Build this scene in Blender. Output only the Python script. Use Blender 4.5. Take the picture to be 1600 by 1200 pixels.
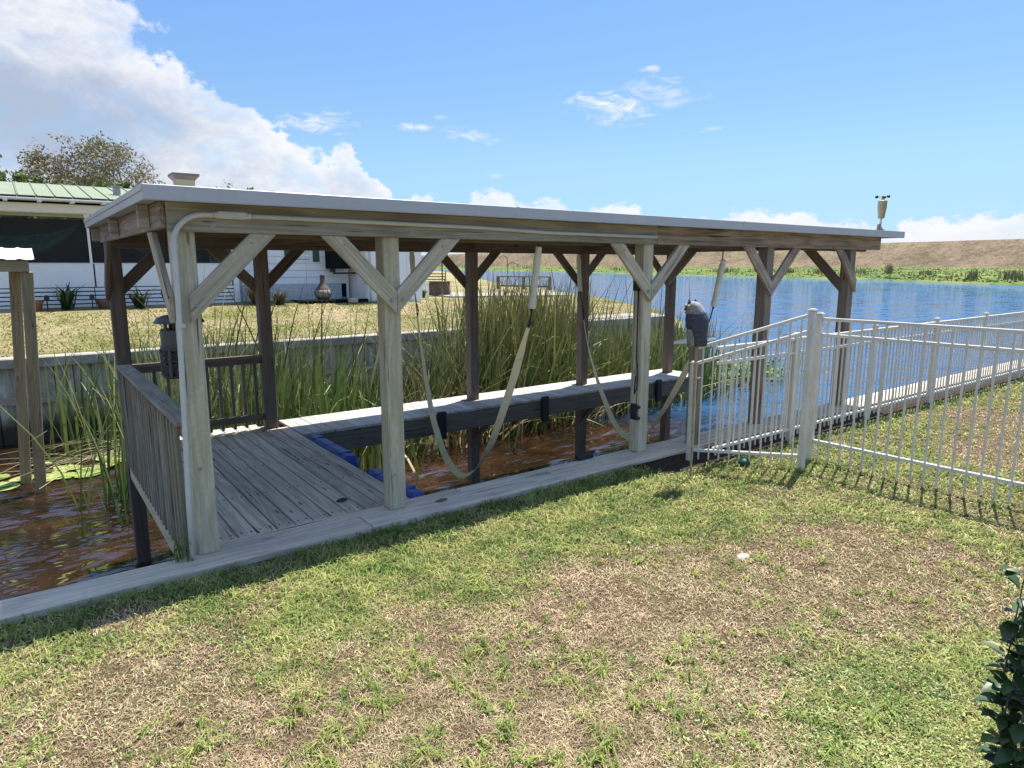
import bpy, math, random
import numpy as np
from mathutils import Vector, Matrix
R = math.radians
random.seed(7); rng = np.random.default_rng(7)
sc = bpy.context.scene
for o in list(bpy.data.objects): bpy.data.objects.remove(o)
C = sc.collection

# ------------------------------------------------------------------ camera
cam = bpy.data.cameras.new('camera'); camo = bpy.data.objects.new('camera', cam); C.objects.link(camo)
camo.location = (0, 0, 2.0); camo.rotation_euler = (R(90 - 10.09), 0, R(-36.4))
cam.sensor_width = 36; cam.lens = 1045 / 1600 * 36; cam.clip_start = 0.05; cam.clip_end = 6000
sc.camera = camo

# ------------------------------------------------------------------ light and sky
SUN = Vector((0.38, 0.15, 1.0)).normalized()
sl = bpy.data.lights.new('sun', 'SUN'); sl.energy = 3.2; sl.angle = R(0.53); sl.color = (1.0, 0.955, 0.88)
so = bpy.data.objects.new('sun', sl); C.objects.link(so); so.rotation_euler = SUN.to_track_quat('Z', 'Y').to_euler()
SKY_STRENGTH = 0.15
sc.view_settings.view_transform = 'Standard'; sc.view_settings.look = 'None'
sc.view_settings.gamma = 1; sc.view_settings.use_curve_mapping = False
sc.view_settings.exposure = 1.5

class NT:
    """small node-tree writer"""
    def __init__(s, tree): s.t = tree; s.n = tree.nodes; s.l = tree.links
    def node(s, typ, **kw):
        n = s.n.new(typ)
        for k, v in kw.items(): setattr(n, k, v)
        return n
    def put(s, sock, v):
        if hasattr(v, 'is_output'): s.l.new(v, sock)
        elif v is not None: sock.default_value = v
    def math(s, op, a, b=None, c=None, clamp=False):
        n = s.node('ShaderNodeMath', operation=op, use_clamp=clamp)
        s.put(n.inputs[0], a)
        if b is not None: s.put(n.inputs[1], b)
        if c is not None: s.put(n.inputs[2], c)
        return n.outputs[0]
    def vmath(s, op, a, b=None):
        n = s.node('ShaderNodeVectorMath', operation=op); s.put(n.inputs[0], a)
        if b is not None: s.put(n.inputs[1], b)
        return n.outputs['Value'] if op in ('DOT_PRODUCT', 'LENGTH') else n.outputs[0]
    def noise(s, vec, scale, detail=4, rough=.55, dist=0.0, out='Fac'):
        n = s.node('ShaderNodeTexNoise'); s.put(n.inputs['Vector'], vec); n.inputs['Scale'].default_value = scale
        n.inputs['Detail'].default_value = detail; n.inputs['Roughness'].default_value = rough; n.inputs['Distortion'].default_value = dist
        return n.outputs[out]
    def smooth(s, v, a, b):
        n = s.node('ShaderNodeMapRange', interpolation_type='SMOOTHSTEP'); s.put(n.inputs[0], v)
        s.put(n.inputs[1], a); s.put(n.inputs[2], b); return n.outputs[0]
    def lin(s, v, a, b, c, d):
        n = s.node('ShaderNodeMapRange'); s.put(n.inputs[0], v)
        for i, k in enumerate((a, b, c, d)): s.put(n.inputs[i + 1], k)
        return n.outputs[0]
    def mix(s, f, a, b, mode='MIX'):
        n = s.node('ShaderNodeMix', data_type='RGBA', blend_type=mode); s.put(n.inputs[0], f)
        for i, v in ((6, a), (7, b)):
            if isinstance(v, tuple) and len(v) == 3: v = (*v, 1)
            s.put(n.inputs[i], v)
        return n.outputs[2]
    def mapping(s, vec, scale=(1, 1, 1), loc=None):
        v = s.vmath('MULTIPLY', vec, scale)
        return s.vmath('ADD', v, loc) if loc is not None else v

world = bpy.data.worlds.new('World'); sc.world = world; world.use_nodes = True
wt = NT(world.node_tree); wt.n.clear()
sky = wt.node('ShaderNodeTexSky', sky_type='NISHITA', sun_disc=False, sun_elevation=math.asin(SUN.z),
              sun_rotation=math.atan2(SUN.x, SUN.y), air_density=1.0, dust_density=0.25, ozone_density=3.2, altitude=0)
tc = wt.node('ShaderNodeTexCoord')
dvec = wt.vmath('NORMALIZE', tc.outputs['Generated'])
Fh, Rh = (0.5934, 0.8049, 0), (0.8049, -0.5934, 0)       # compass bearing 0 of the cloud map
DEG = 180 / math.pi
u = wt.math('MULTIPLY', wt.math('ARCTAN2', wt.vmath('DOT_PRODUCT', dvec, Rh), wt.vmath('DOT_PRODUCT', dvec, Fh)), DEG)
sepd = wt.node('ShaderNodeSeparateXYZ'); wt.put(sepd.inputs[0], dvec)
v = wt.math('MULTIPLY', wt.math('ARCSINE', sepd.outputs[2]), DEG)
cn = wt.noise(wt.mapping(dvec, (1, 1, 1.5)), 9, 9, .6, .25)
cn2 = wt.noise(wt.mapping(dvec, (1, 1, 1.8), (3, 1, 5)), 34, 7, .62, .2)
cnw = wt.noise(wt.mapping(dvec, (1, 1, 3.2), (7, 2, 1)), 22, 8, .65, 1.1)
bil = wt.noise(wt.mapping(dvec, (1, 1, 1.3), (11, 4, 9)), 15, 5, .6, .2)
uw = wt.math('ADD', u, wt.math('MULTIPLY', wt.math('SUBTRACT', bil, .5), wt.lin(u, -22, -6, 17, 3)))
fc = wt.node('ShaderNodeFloatCurve'); wt.put(fc.inputs['Value'], wt.lin(uw, -60, 60, 0, 1))
pts = [(-60, 12), (-46, 21), (-36, 21), (-29.4, 17.3), (-26.1, 15.2), (-22.5, 13), (-20, 11.4), (-18.4, 10.2), (-17.3, 9.0), (-15, 8.7), (-13.3, 9.7),
       (-12, 8.4), (-10.5, 6.2), (-9.4, 5.2), (-8, 6.0), (-6, 5.3), (-3.6, 5.0), (-1, 6.1), (1.5, 4.9), (3.7, 5.3), (6, 4.4), (8.5, 5.0), (12, 3.8),
       (18, 4.1), (22.7, 3.7), (27, 2.6), (33, 3.4), (36.3, 3.8), (45, 3.6), (60, 2.8)]
cv = fc.mapping.curves[0]
P0 = [((a + 60) / 120, b / 40) for a, b in pts]
cv.points[0].location = P0[0]; cv.points[1].location = P0[-1]
for p in P0[1:-1]: cv.points.new(*p)
fc.mapping.update()
vtop = wt.math('MULTIPLY', fc.outputs[0], 40)
amp = wt.lin(u, -34, -8, 8.5, 2.6)
edge = wt.math('ADD', wt.math('SUBTRACT', vtop, v),
               wt.math('ADD', wt.math('MULTIPLY', wt.math('SUBTRACT', cn, .5), amp), wt.math('MULTIPLY', wt.math('SUBTRACT', cn2, .5), 3.6)))
dens = wt.smooth(edge, -.15, wt.lin(u, -30, -12, 1.5, .55))
thin = wt.smooth(wt.noise(wt.mapping(dvec, (1, 1, 1.7), (5, 5, 2)), 13, 7, .62, .5), .34, .58)
dens = wt.math('MULTIPLY', dens, wt.math('ADD', .60, wt.math('MULTIPLY', thin, .38)))
# small separate clouds: centre, half axes in degrees, tilt, strength
for (cu, cvv, a, b, tilt, st) in [(8.0, 12.3, 4.6, 1.35, -9, 1.0), (11.6, 13.4, 3.2, .9, -6, .75), (13.0, 12.4, 2.4, .5, 8, .45), (11.0, 14.9, 1.0, .3, 0, .7), (-3.2, 10.2, 2.8, .55, -10, .95),
                            (-7.6, 10.8, 1.7, .32, -2, .9), (-5.7, 11.6, 1.0, .25, 0, .5), (-14.6, 11.0, 2.6, 1.0, 6, .9), (-17.4, 10.8, 1.6, .6, 10, .6), (16.0, 10.4, 1.3, .22, 6, .35), (-1.6, 7.2, .8, .25, 0, .6)]:
    ct, sn = math.cos(R(tilt)), math.sin(R(tilt))
    du, dv = wt.math('SUBTRACT', u, cu), wt.math('SUBTRACT', v, cvv)
    p = wt.math('DIVIDE', wt.math('ADD', wt.math('MULTIPLY', du, ct), wt.math('MULTIPLY', dv, sn)), a)
    q = wt.math('DIVIDE', wt.math('SUBTRACT', wt.math('MULTIPLY', dv, ct), wt.math('MULTIPLY', du, sn)), b)
    rr = wt.math('SQRT', wt.math('ADD', wt.math('MULTIPLY', p, p), wt.math('MULTIPLY', q, q)))
    e = wt.math('ADD', wt.math('SUBTRACT', 1.0, rr), wt.math('MULTIPLY', wt.math('SUBTRACT', cnw, .52), 4.2))
    dens = wt.math('MAXIMUM', dens, wt.math('MULTIPLY', wt.smooth(e, -.1, 1.5), st))
# thick parts of the bank are blue-grey, thin sunlit edges white
gu, gv = wt.math('DIVIDE', wt.math('SUBTRACT', u, -34), 12), wt.math('DIVIDE', wt.math('SUBTRACT', v, 9.6), 4.6)
core = wt.smooth(wt.math('ADD', wt.math('SUBTRACT', 1.0, wt.math('ADD', wt.math('MULTIPLY', gu, gu), wt.math('MULTIPLY', gv, gv))),
                         wt.math('MULTIPLY', wt.math('SUBTRACT', cn, .5), 2.2)), -.25, 1.0)
mott = wt.math('MULTIPLY', wt.smooth(wt.math('ADD', wt.math('MULTIPLY', cn, .6), wt.math('MULTIPLY', cn2, .5)), .74, .36), wt.smooth(edge, .4, 3.0))
shade = wt.math('MAXIMUM', wt.math('MULTIPLY', core, .9), wt.math('MULTIPLY', mott, .55))
K = .324 / SKY_STRENGTH
ccol = wt.mix(shade, (1.06 * K, 1.07 * K, 1.12 * K), (.45 * K, .54 * K, .73 * K))
tint = wt.mix(wt.smooth(v, 1.0, 9.5), (.192, .247, .353), (.294, .330, .341))     # clear dry air: less of the model's milky horizon
tint = wt.mix(wt.smooth(v, 8.0, 21), tint, (.306, .365, .424)); tint = wt.mix(wt.smooth(v, 20, 60), tint, (1.03, .92, .78))
skyc = wt.mix(1.0, sky.outputs[0], tint, 'MULTIPLY')
wc = wt.mix(dens, skyc, ccol)
bg = wt.node('ShaderNodeBackground'); wt.put(bg.inputs[0], wc); bg.inputs[1].default_value = SKY_STRENGTH
ow = wt.node('ShaderNodeOutputWorld'); wt.l.new(bg.outputs[0], ow.inputs[0])
world.cycles.sampling_method = 'MANUAL'; world.cycles.sample_map_resolution = 512

# ------------------------------------------------------------------ materials
MATS = {}
def newmat(name, rough=.6, spec=.3):
    m = bpy.data.materials.new(name); m.use_nodes = True
    t = NT(m.node_tree); t.n.clear()
    b = t.node('ShaderNodeBsdfPrincipled'); b.inputs['Roughness'].default_value = rough; b.inputs['Specular IOR Level'].default_value = spec
    o = t.node('ShaderNodeOutputMaterial'); t.l.new(b.outputs[0], o.inputs[0])
    MATS[name] = m; t.b = b; t.o = o
    return m, t
def bump(t, h, strength, dist=.01):
    n = t.node('ShaderNodeBump'); n.inputs['Strength'].default_value = strength; n.inputs['Distance'].default_value = dist
    t.put(n.inputs['Height'], h); t.l.new(n.outputs[0], t.b.inputs['Normal'])
def objvec(t, rand=True):
    tcn = t.node('ShaderNodeTexCoord'); vec = tcn.outputs['Object']
    oi = t.node('ShaderNodeObjectInfo')
    if rand: vec = t.vmath('ADD', vec, t.vmath('MULTIPLY', t.math('MULTIPLY', oi.outputs['Random'], 53.0), (1, 1, 1)))
    return vec, oi.outputs['Random']
def plain(name, col, rough=.5, spec=.3, var=.12, metal=0.0, scale=6, bumpy=.0):
    m, t = newmat(name, rough, spec); vec, rnd = objvec(t)
    n = t.noise(vec, scale, 6, .6)
    n2 = t.noise(vec, scale * 9, 4, .6)
    f = t.math('ADD', t.math('MULTIPLY', n, .7), t.math('MULTIPLY', n2, .3))
    f = t.smooth(f, .3, .7)
    t.put(t.b.inputs['Base Color'], t.mix(f, tuple(c * (1 - var) for c in col), tuple(min(1, c * (1 + var)) for c in col)))
    t.b.inputs['Metallic'].default_value = metal
    t.put(t.b.inputs['Roughness'], t.lin(n2, .2, .8, max(.05, rough - .1), min(1, rough + .1)))
    if bumpy: bump(t, n2, bumpy, .004)
    return m
def wood(name, light, dark, stain=(.10, .12, .05), stain_amt=.4, rough=.82, contrast=1.0, knots=True):
    m, t = newmat(name, rough, .2); vec, rnd = objvec(t)
    g1 = t.noise(t.mapping(vec, (.5, 7, 7)), 1.0, 3, .5, .35)
    rings = t.math('PINGPONG', t.math('MULTIPLY', g1, 13), 1.0)
    fib = t.noise(t.mapping(vec, (2.5, 90, 90)), 1.0, 5, .65)
    blot = t.noise(vec, 2.2, 5, .6, .3)
    fine = t.noise(vec, 30, 4, .6)
    f = t.math('ADD', t.math('MULTIPLY', rings, .27), t.math('MULTIPLY', fib, .70))
    f = t.math('ADD', f, t.math('MULTIPLY', t.math('SUBTRACT', blot, .5), .7))
    f = t.smooth(f, .5 - .42 / contrast, .5 + .42 / contrast)
    col = t.mix(f, dark, light)
    st = t.math('MULTIPLY', t.smooth(t.math('ADD', t.math('MULTIPLY', blot, .75), t.math('MULTIPLY', fine, .3)), .46, .68), stain_amt)
    col = t.mix(st, col, stain)
    crk = t.smooth(t.noise(t.mapping(vec, (1.1, 42, 42), (9, 4, 2)), 1.0, 3, .55), .29, .37)
    col = t.mix(crk, tuple(c * .28 for c in dark), col)
    if knots:
        vo = t.node('ShaderNodeTexVoronoi', feature='F1'); t.put(vo.inputs['Vector'], t.mapping(vec, (1.0, 4.5, 4.5))); vo.inputs['Scale'].default_value = 1.6
        k = t.smooth(vo.outputs['Distance'], .05, .11)
        col = t.mix(k, tuple(c * .55 for c in dark), col)
    bri = t.lin(rnd, 0, 1, .80, 1.18)
    hs = t.node('ShaderNodeHueSaturation'); t.put(hs.inputs['Color'], col); t.put(hs.inputs['Value'], bri)
    t.put(hs.inputs['Saturation'], t.lin(t.math('FRACT', t.math('MULTIPLY', rnd, 7.31)), 0, 1, .80, 1.02))
    t.put(t.b.inputs['Base Color'], hs.outputs[0])
    bump(t, t.math('ADD', t.math('MULTIPLY', f, .6), t.math('MULTIPLY', crk, .6)), .55, .004)
    return m
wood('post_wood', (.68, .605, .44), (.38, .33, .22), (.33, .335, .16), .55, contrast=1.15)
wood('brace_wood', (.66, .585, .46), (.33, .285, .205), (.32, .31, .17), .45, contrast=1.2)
wood('beam_wood', (.54, .485, .40), (.25, .225, .18), (.31, .32, .23), .45, contrast=1.15)
wood('beam_brown', (.46, .365, .285), (.19, .145, .11), (.22, .195, .14), .25, contrast=1.45)
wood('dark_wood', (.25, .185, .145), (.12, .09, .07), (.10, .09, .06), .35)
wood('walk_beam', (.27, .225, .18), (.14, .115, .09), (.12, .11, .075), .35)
wood('rail_wood', (.44, .37, .27), (.19, .16, .11), (.17, .165, .08), .5)
wood('deck_wood', (.78, .645, .50), (.38, .31, .235), (.42, .37, .26), .5, contrast=1.2)
wood('walk_wood', (.62, .57, .51), (.38, .35, .31), (.33, .33, .26), .35)
wood('cap_wood', (.74, .625, .50), (.41, .345, .275), (.43, .39, .27), .5, contrast=1.2)
wood('tan_wood', (.44, .34, .20), (.23, .17, .09), (.2, .19, .09), .35)
wood('grey_wood', (.42, .345, .27), (.20, .16, .125), (.22, .195, .13), .4)
plain('white_metal', (.66, .65, .63), .35, .5, .05)
plain('fence_white', (.68, .645, .58), .42, .45, .13, scale=4)
plain('roof_trim', (.47, .48, .50), .42, .5, .05, scale=2)
plain('galvanised', (.35, .36, .36), .45, .5, .15, .6, 20)
plain('pvc_grey', (.58, .59, .57), .5, .4, .07)
plain('pvc_cream', (.72, .69, .58), .5, .4, .12)
plain('black_plastic', (.022, .023, .026), .5, .4, .2)
plain('zapper_grey', (.075, .073, .072), .45, .4, .1)
plain('blue_plastic', (.022, .055, .24), .5, .4, .22, scale=9)
plain('beige_plastic', (.36, .32, .20), .55, .3, .08)
plain('taupe_plastic', (.16, .13, .11), .55, .3, .1)
plain('strap', (.58, .56, .40), .85, .1, .16, scale=14, bumpy=.3)
plain('owl_blue', (.05, .06, .085), .55, .35, .35, scale=30, bumpy=.4)
plain('owl_grey', (.26, .25, .25), .65, .3, .55, scale=40, bumpy=.5)
plain('concrete', (.35, .325, .275), .9, .15, .34, scale=3, bumpy=.5)
plain('siding_white', (.86, .86, .87), .5, .3, .04, scale=1.5)
plain('green_metal', (.235, .265, .18), .6, .15, .08, scale=1)
plain('shutter_green', (.03, .11, .07), .5, .3, .1)
plain('net_green', (.10, .30, .24), .9, .1, .4, scale=12)
plain('screen_dark', (.012, .013, .014), .9, .05, .3, scale=2)
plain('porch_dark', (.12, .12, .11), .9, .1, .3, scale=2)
plain('terracotta', (.36, .14, .08), .8, .15, .2)
plain('chiminea_brown', (.115, .082, .066), .75, .2, .3)
plain('chiminea_band', (.24, .225, .21), .8, .2, .25, scale=12)
plain('wicker', (.14, .095, .085), .8, .1, .3, scale=30, bumpy=.5)
plain('letter_grey', (.45, .47, .47), .6, .2, .05)
plain('stone_white', (.40, .37, .32), .9, .1, .2, scale=20, bumpy=.5)
plain('glass_dark', (.02, .025, .03), .08, .6, .1)
plain('hose_green', (.02, .07, .055), .5, .3, .2)

def attrmat(name, transl=.35, rough=.6, spec=.25):
    m, t = newmat(name, rough, spec)
    a = t.node('ShaderNodeAttribute', attribute_name='Col')
    t.l.new(a.outputs['Color'], t.b.inputs['Base Color'])
    tr = t.node('ShaderNodeBsdfTranslucent'); t.l.new(a.outputs['Color'], tr.inputs[0])
    mx = t.node('ShaderNodeMixShader'); mx.inputs[0].default_value = transl
    t.l.new(t.b.outputs[0], mx.inputs[1]); t.l.new(tr.outputs[0], mx.inputs[2]); t.l.new(mx.outputs[0], t.o.inputs[0])
    return m
attrmat('blade'); attrmat('reed', .24, .5); attrmat('foliage', .25, .55); attrmat('thatch', .12, .8, .1); attrmat('glossy_leaf', .2, .42, .4)
attrmat('bark', 0.0, .9, .1)

# ------------------------------------------------------------------ mesh helpers
WM = {}                                     # world matrix of every object
def link(o, M=None, parent=None):
    C.objects.link(o); M = M.copy() if M is not None else Matrix()
    if parent is not None:
        o.parent = parent; o.matrix_parent_inverse = WM[parent.name].inverted()
    o.matrix_basis = M; WM[o.name] = M
    return o
def tag(o, label=None, cat=None, group=None, kind=None):
    for k, v_ in (('label', label), ('category', cat), ('group', group), ('kind', kind)):
        if v_: o[k] = v_
    return o
def thing(name, loc, label, cat, group=None):
    o = bpy.data.objects.new(name, None); o.empty_display_size = .1
    link(o, Matrix.Translation(loc)); return tag(o, label, cat, group)
def mesh(name, verts, faces, mat, smooth=False):
    me = bpy.data.meshes.new(name); me.from_pydata([tuple(p) for p in verts], [], faces)
    if mat: me.materials.append(MATS[mat])
    if smooth: me.polygons.foreach_set('use_smooth', [True] * len(me.polygons))
    me.update(); return me
def obj(name, me, parent=None, M=None): return link(bpy.data.objects.new(name, me), M, parent)
CACHE = {}
def boxgeo(a, b, c, k):
    k = min(k, a * .45, b * .45, c * .45); V = []; F = []; idx = {}
    for sx in (-1, 1):
        for sy in (-1, 1):
            for sz in (-1, 1):
                for ax in range(3):
                    p = [sx * (a - k), sy * (b - k), sz * (c - k)]; p[ax] = (sx * a, sy * b, sz * c)[ax]
                    idx[(sx, sy, sz, ax)] = len(V); V.append(tuple(p))
    q = [(-1, -1), (1, -1), (1, 1), (-1, 1)]
    for ax in range(3):
        for s in (-1, 1):
            f = []
            for (m, n) in q:
                sg = [0, 0, 0]; sg[ax] = s; sg[(ax + 1) % 3] = m; sg[(ax + 2) % 3] = n
                f.append(idx[(*sg, ax)])
            F.append(tuple(f if s > 0 else f[::-1]))
    for ax in range(3):                       # edges running along ax
        b1, c1 = (ax + 1) % 3, (ax + 2) % 3
        for m in (-1, 1):
            for n in (-1, 1):
                lo = [0, 0, 0]; lo[ax] = -1; lo[b1] = m; lo[c1] = n; hi = list(lo); hi[ax] = 1
                f = (idx[(*lo, b1)], idx[(*hi, b1)], idx[(*hi, c1)], idx[(*lo, c1)])
                F.append(f if m * n < 0 else f[::-1])
    for sx in (-1, 1):
        for sy in (-1, 1):
            for sz in (-1, 1):
                f = tuple(idx[(sx, sy, sz, ax)] for ax in range(3)); F.append(f if sx * sy * sz > 0 else f[::-1])
    return V, F
def boxmesh(L, w, h, mat, ch=.004):
    key = (round(L, 3), round(w, 3), round(h, 3), mat, ch)
    if key not in CACHE:
        V, F = boxgeo(L / 2, w / 2, h / 2, ch); CACHE[key] = mesh('board', V, F, mat)
    return CACHE[key]
def axes(p0, p1, up):
    p0, p1 = Vector(p0), Vector(p1); x = (p1 - p0).normalized(); up = Vector(up)
    if abs(x.dot(up)) > .98: up = Vector((0, 1, 0))
    y = up.cross(x).normalized(); z = x.cross(y)
    M = Matrix((x, y, z)).transposed().to_4x4(); M.translation = (p0 + p1) / 2
    return M, (p1 - p0).length
def board(name, p0, p1, w, h, mat, parent=None, up=(0, 0, 1), ch=.004):
    """a board from p0 to p1 (centre line); w across, h along up"""
    M, L = axes(p0, p1, up)
    return obj(name, boxmesh(L, w, h, mat, ch), parent, M)
def box(name, lo, hi, mat, parent=None, ch=.004):
    lo, hi = Vector(lo), Vector(hi); s = hi - lo
    return obj(name, boxmesh(s.x, s.y, s.z, mat, ch), parent, Matrix.Translation((lo + hi) / 2))
class MB:
    def __init__(s): s.V = []; s.F = []
    def add(s, V, F, M=None):
        n = len(s.V); s.V += [tuple(M @ Vector(p)) if M else tuple(p) for p in V]; s.F += [tuple(i + n for i in f) for f in F]; return s
    def box(s, lo, hi, ch=.003):
        lo, hi = Vector(lo), Vector(hi); d = (hi - lo) / 2; V, F = boxgeo(d.x, d.y, d.z, ch); return s.add(V, F, Matrix.Translation((lo + hi) / 2))
    def bar(s, p0, p1, w, h, up=(0, 0, 1), ch=.002):
        M, L = axes(p0, p1, up); V, F = boxgeo(L / 2, w / 2, h / 2, ch); return s.add(V, F, M)
    def tube(s, pts, r, n=8, cap=True):
        pts = [Vector(p) for p in pts]; rs = r if isinstance(r, (list, tuple)) else [r] * len(pts)
        base = len(s.V); prev = None
        for i, p in enumerate(pts):
            tn = (pts[min(i + 1, len(pts) - 1)] - pts[max(i - 1, 0)]).normalized()
            if prev is None: a = Vector((0, 0, 1)) if abs(tn.z) < .9 else Vector((1, 0, 0))
            else: a = prev
            x = (a - tn * a.dot(tn)).normalized(); y = tn.cross(x); prev = x
            for k in range(n):
                an = 2 * math.pi * k / n; s.V.append(tuple(p + (x * math.cos(an) + y * math.sin(an)) * rs[i]))
        for i in range(len(pts) - 1):
            for k in range(n):
                a, b = base + i * n + k, base + i * n + (k + 1) % n; s.F.append((a, b, b + n, a + n))
        if cap:
            s.F.append(tuple(base + k for k in range(n))[::-1]); e = base + (len(pts) - 1) * n; s.F.append(tuple(e + k for k in range(n)))
        return s
    def lathe(s, prof, n=20, c=(0, 0, 0), sq=0):
        base = len(s.V); c = Vector(c)
        for (r, z) in prof:
            for k in range(n):
                a = 2 * math.pi * k / n; ca, sa = math.cos(a), math.sin(a)
                q = 1.0
                if sq: q = (abs(ca) ** sq + abs(sa) ** sq) ** (-1 / sq)
                s.V.append((c.x + r * q * ca, c.y + r * q * sa, c.z + z))
        for i in range(len(prof) - 1):
            for k in range(n):
                a, b = base + i * n + k, base + i * n + (k + 1) % n; s.F.append((a, b, b + n, a + n))
        s.F.append(tuple(base + k for k in range(n))[::-1]); e = base + (len(prof) - 1) * n; s.F.append(tuple(e + k for k in range(n)))
        return s
    def obj(s, name, mat, parent=None, M=None, smooth=False):
        return obj(name, mesh(name, s.V, s.F, mat, smooth), parent, M)
def npmesh(name, V, quads, tris, mat, col=None, smooth=False):
    """numpy mesh: quads (n,4), tris (m,3), col per vertex"""
    me = bpy.data.meshes.new(name); V = np.asarray(V, np.float32)
    nq, nt = len(quads), len(tris)
    loops = np.concatenate([np.asarray(quads).ravel(), np.asarray(tris).ravel()]).astype(np.int32)
    me.vertices.add(len(V)); me.vertices.foreach_set('co', V.ravel())
    me.loops.add(len(loops)); me.loops.foreach_set('vertex_index', loops)
    me.polygons.add(nq + nt)
    st = np.concatenate([np.arange(nq) * 4, nq * 4 + np.arange(nt) * 3]).astype(np.int32)
    me.polygons.foreach_set('loop_start', st)
    if smooth: me.polygons.foreach_set('use_smooth', np.ones(nq + nt, bool))
    me.update(calc_edges=True)
    if col is not None:
        a = me.color_attributes.new('Col', 'FLOAT_COLOR', 'POINT')
        a.data.foreach_set('color', np.concatenate([col, np.ones((len(col), 1))], 1).astype(np.float32).ravel())
    me.materials.append(MATS[mat]); return me
def blades(P, h, w, yaw, lean, col, droop=.35, tipcol=None):
    """grass-like blades: roots P (n,3), heights h, widths w, lean = horizontal reach as share of h"""
    n = len(P); d = np.stack([np.cos(yaw), np.sin(yaw), np.zeros(n)], 1); s = np.stack([-np.sin(yaw), np.cos(yaw), np.zeros(n)], 1)
    up = np.array([0, 0, 1.0])
    hh = h[:, None]; ww = w[:, None]; ll = lean[:, None]
    mid = P + d * hh * ll * .35 + up * hh * .6
    tip = P + d * hh * ll * (1 + droop * .5) + up * hh * np.clip(1 - droop * ll, .08, 1)
    V = np.stack([P - s * ww / 2, P + s * ww / 2, mid - s * ww * .42, mid + s * ww * .42, tip], 1).reshape(-1, 3)
    b = np.arange(n) * 5
    q = np.stack([b, b + 1, b + 3, b + 2], 1); t = np.stack([b + 2, b + 3, b + 4], 1)
    if tipcol is None: tipcol = col
    cc = np.stack([col, col, (col + tipcol) / 2, (col + tipcol) / 2, tipcol], 1).reshape(-1, 3)
    return V, q, t, cc
def reed_blades(P, h, w, yaw, lean, col, tipcol, droop):
    """long leaves that arch over: five cross-sections and a tip"""
    n = len(P); d = np.stack([np.cos(yaw), np.sin(yaw), np.zeros(n)], 1); a = rng.random(n) * 6.283; s = np.stack([np.cos(a), np.sin(a), np.zeros(n)], 1); up = np.array([0, 0, 1.0]); rows = []; cols = []
    for k, f in enumerate((0, .3, .55, .78, 1.0)):
        c = P + d * (h * lean * (f * .35 + .65 * f * f))[:, None] + up * (h * (f - droop * f ** 3.2))[:, None]
        ww = (w * (1, .95, .8, .55, .0)[k] / 2)[:, None]; cc = col * (1 - f ** 2) + tipcol * f ** 2
        if k < 4: rows += [c - s * ww, c + s * ww]; cols += [cc, cc]
        else: rows.append(c); cols.append(cc)
    V = np.stack(rows, 1).reshape(-1, 3); cc = np.stack(cols, 1).reshape(-1, 3); b = np.arange(n) * 9
    q = np.concatenate([np.stack([b + 2 * k, b + 2 * k + 1, b + 2 * k + 3, b + 2 * k + 2], 1) for k in range(3)]); t = np.stack([b + 6, b + 7, b + 8], 1)
    return V, q, t, cc
def join(parts):
    V = []; Q = []; T = []; Cc = []; n = 0
    for v_, q, t, c in parts:
        V.append(v_); Q.append(q + n); T.append(t + n); Cc.append(c); n += len(v_)
    return np.concatenate(V), np.concatenate(Q), np.concatenate(T), np.concatenate(Cc)
def fbm2(x, y, scale, seed, octs=4):
    g = np.random.default_rng(seed); out = np.zeros_like(x); am = 1.0; tot = 0
    for o in range(octs):
        tab = g.random((64, 64)); fx = x / scale * 2 ** o + 100; fy = y / scale * 2 ** o + 100
        ix = np.floor(fx).astype(int); iy = np.floor(fy).astype(int); tx = fx - ix; ty = fy - iy
        tx = tx * tx * (3 - 2 * tx); ty = ty * ty * (3 - 2 * ty)
        def T(a, b): return tab[a % 64, b % 64]
        out += am * ((T(ix, iy) * (1 - tx) + T(ix + 1, iy) * tx) * (1 - ty) + (T(ix, iy + 1) * (1 - tx) + T(ix + 1, iy + 1) * tx) * ty)
        tot += am; am *= .55
    return out / tot
def jitter(col, n, a): return np.clip(np.asarray(col)[None, :] * (1 + a * (rng.random((n, 1)) - .5) * 2) * (1 + .25 * a * (rng.random((n, 3)) - .5)), 0, 1)

# ================================================================== THE SETTING
WATER = -1.35; GROUND = -0.05
def S(x, a=0.0, b=1.0):
    t = np.clip((np.asarray(x, float) - a) / (b - a), 0, 1); return t * t * (3 - 2 * t)
def grid_sheet(name, xs, ys, zf, mat, skirt=None):
    xs, ys = np.asarray(xs), np.asarray(ys); X, Y = np.meshgrid(xs, ys); Z = zf(X, Y)
    V = np.stack([X, Y, Z], 2).reshape(-1, 3); nx, ny = len(xs), len(ys)
    i = np.arange(nx - 1)[None, :] + np.arange(ny - 1)[:, None] * nx
    q = np.stack([i, i + 1, i + nx + 1, i + nx], 2).reshape(-1, 4)
    me = npmesh(name, V, q, np.zeros((0, 3), int), mat, smooth=True)
    o = obj(name, me); o['kind'] = 'structure'; return o
def ramp_axis(*segs):
    out = []
    for a, b, n in segs: out += list(np.linspace(a, b, n, endpoint=False))
    return np.array(out + [segs[-1][1]])

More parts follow.
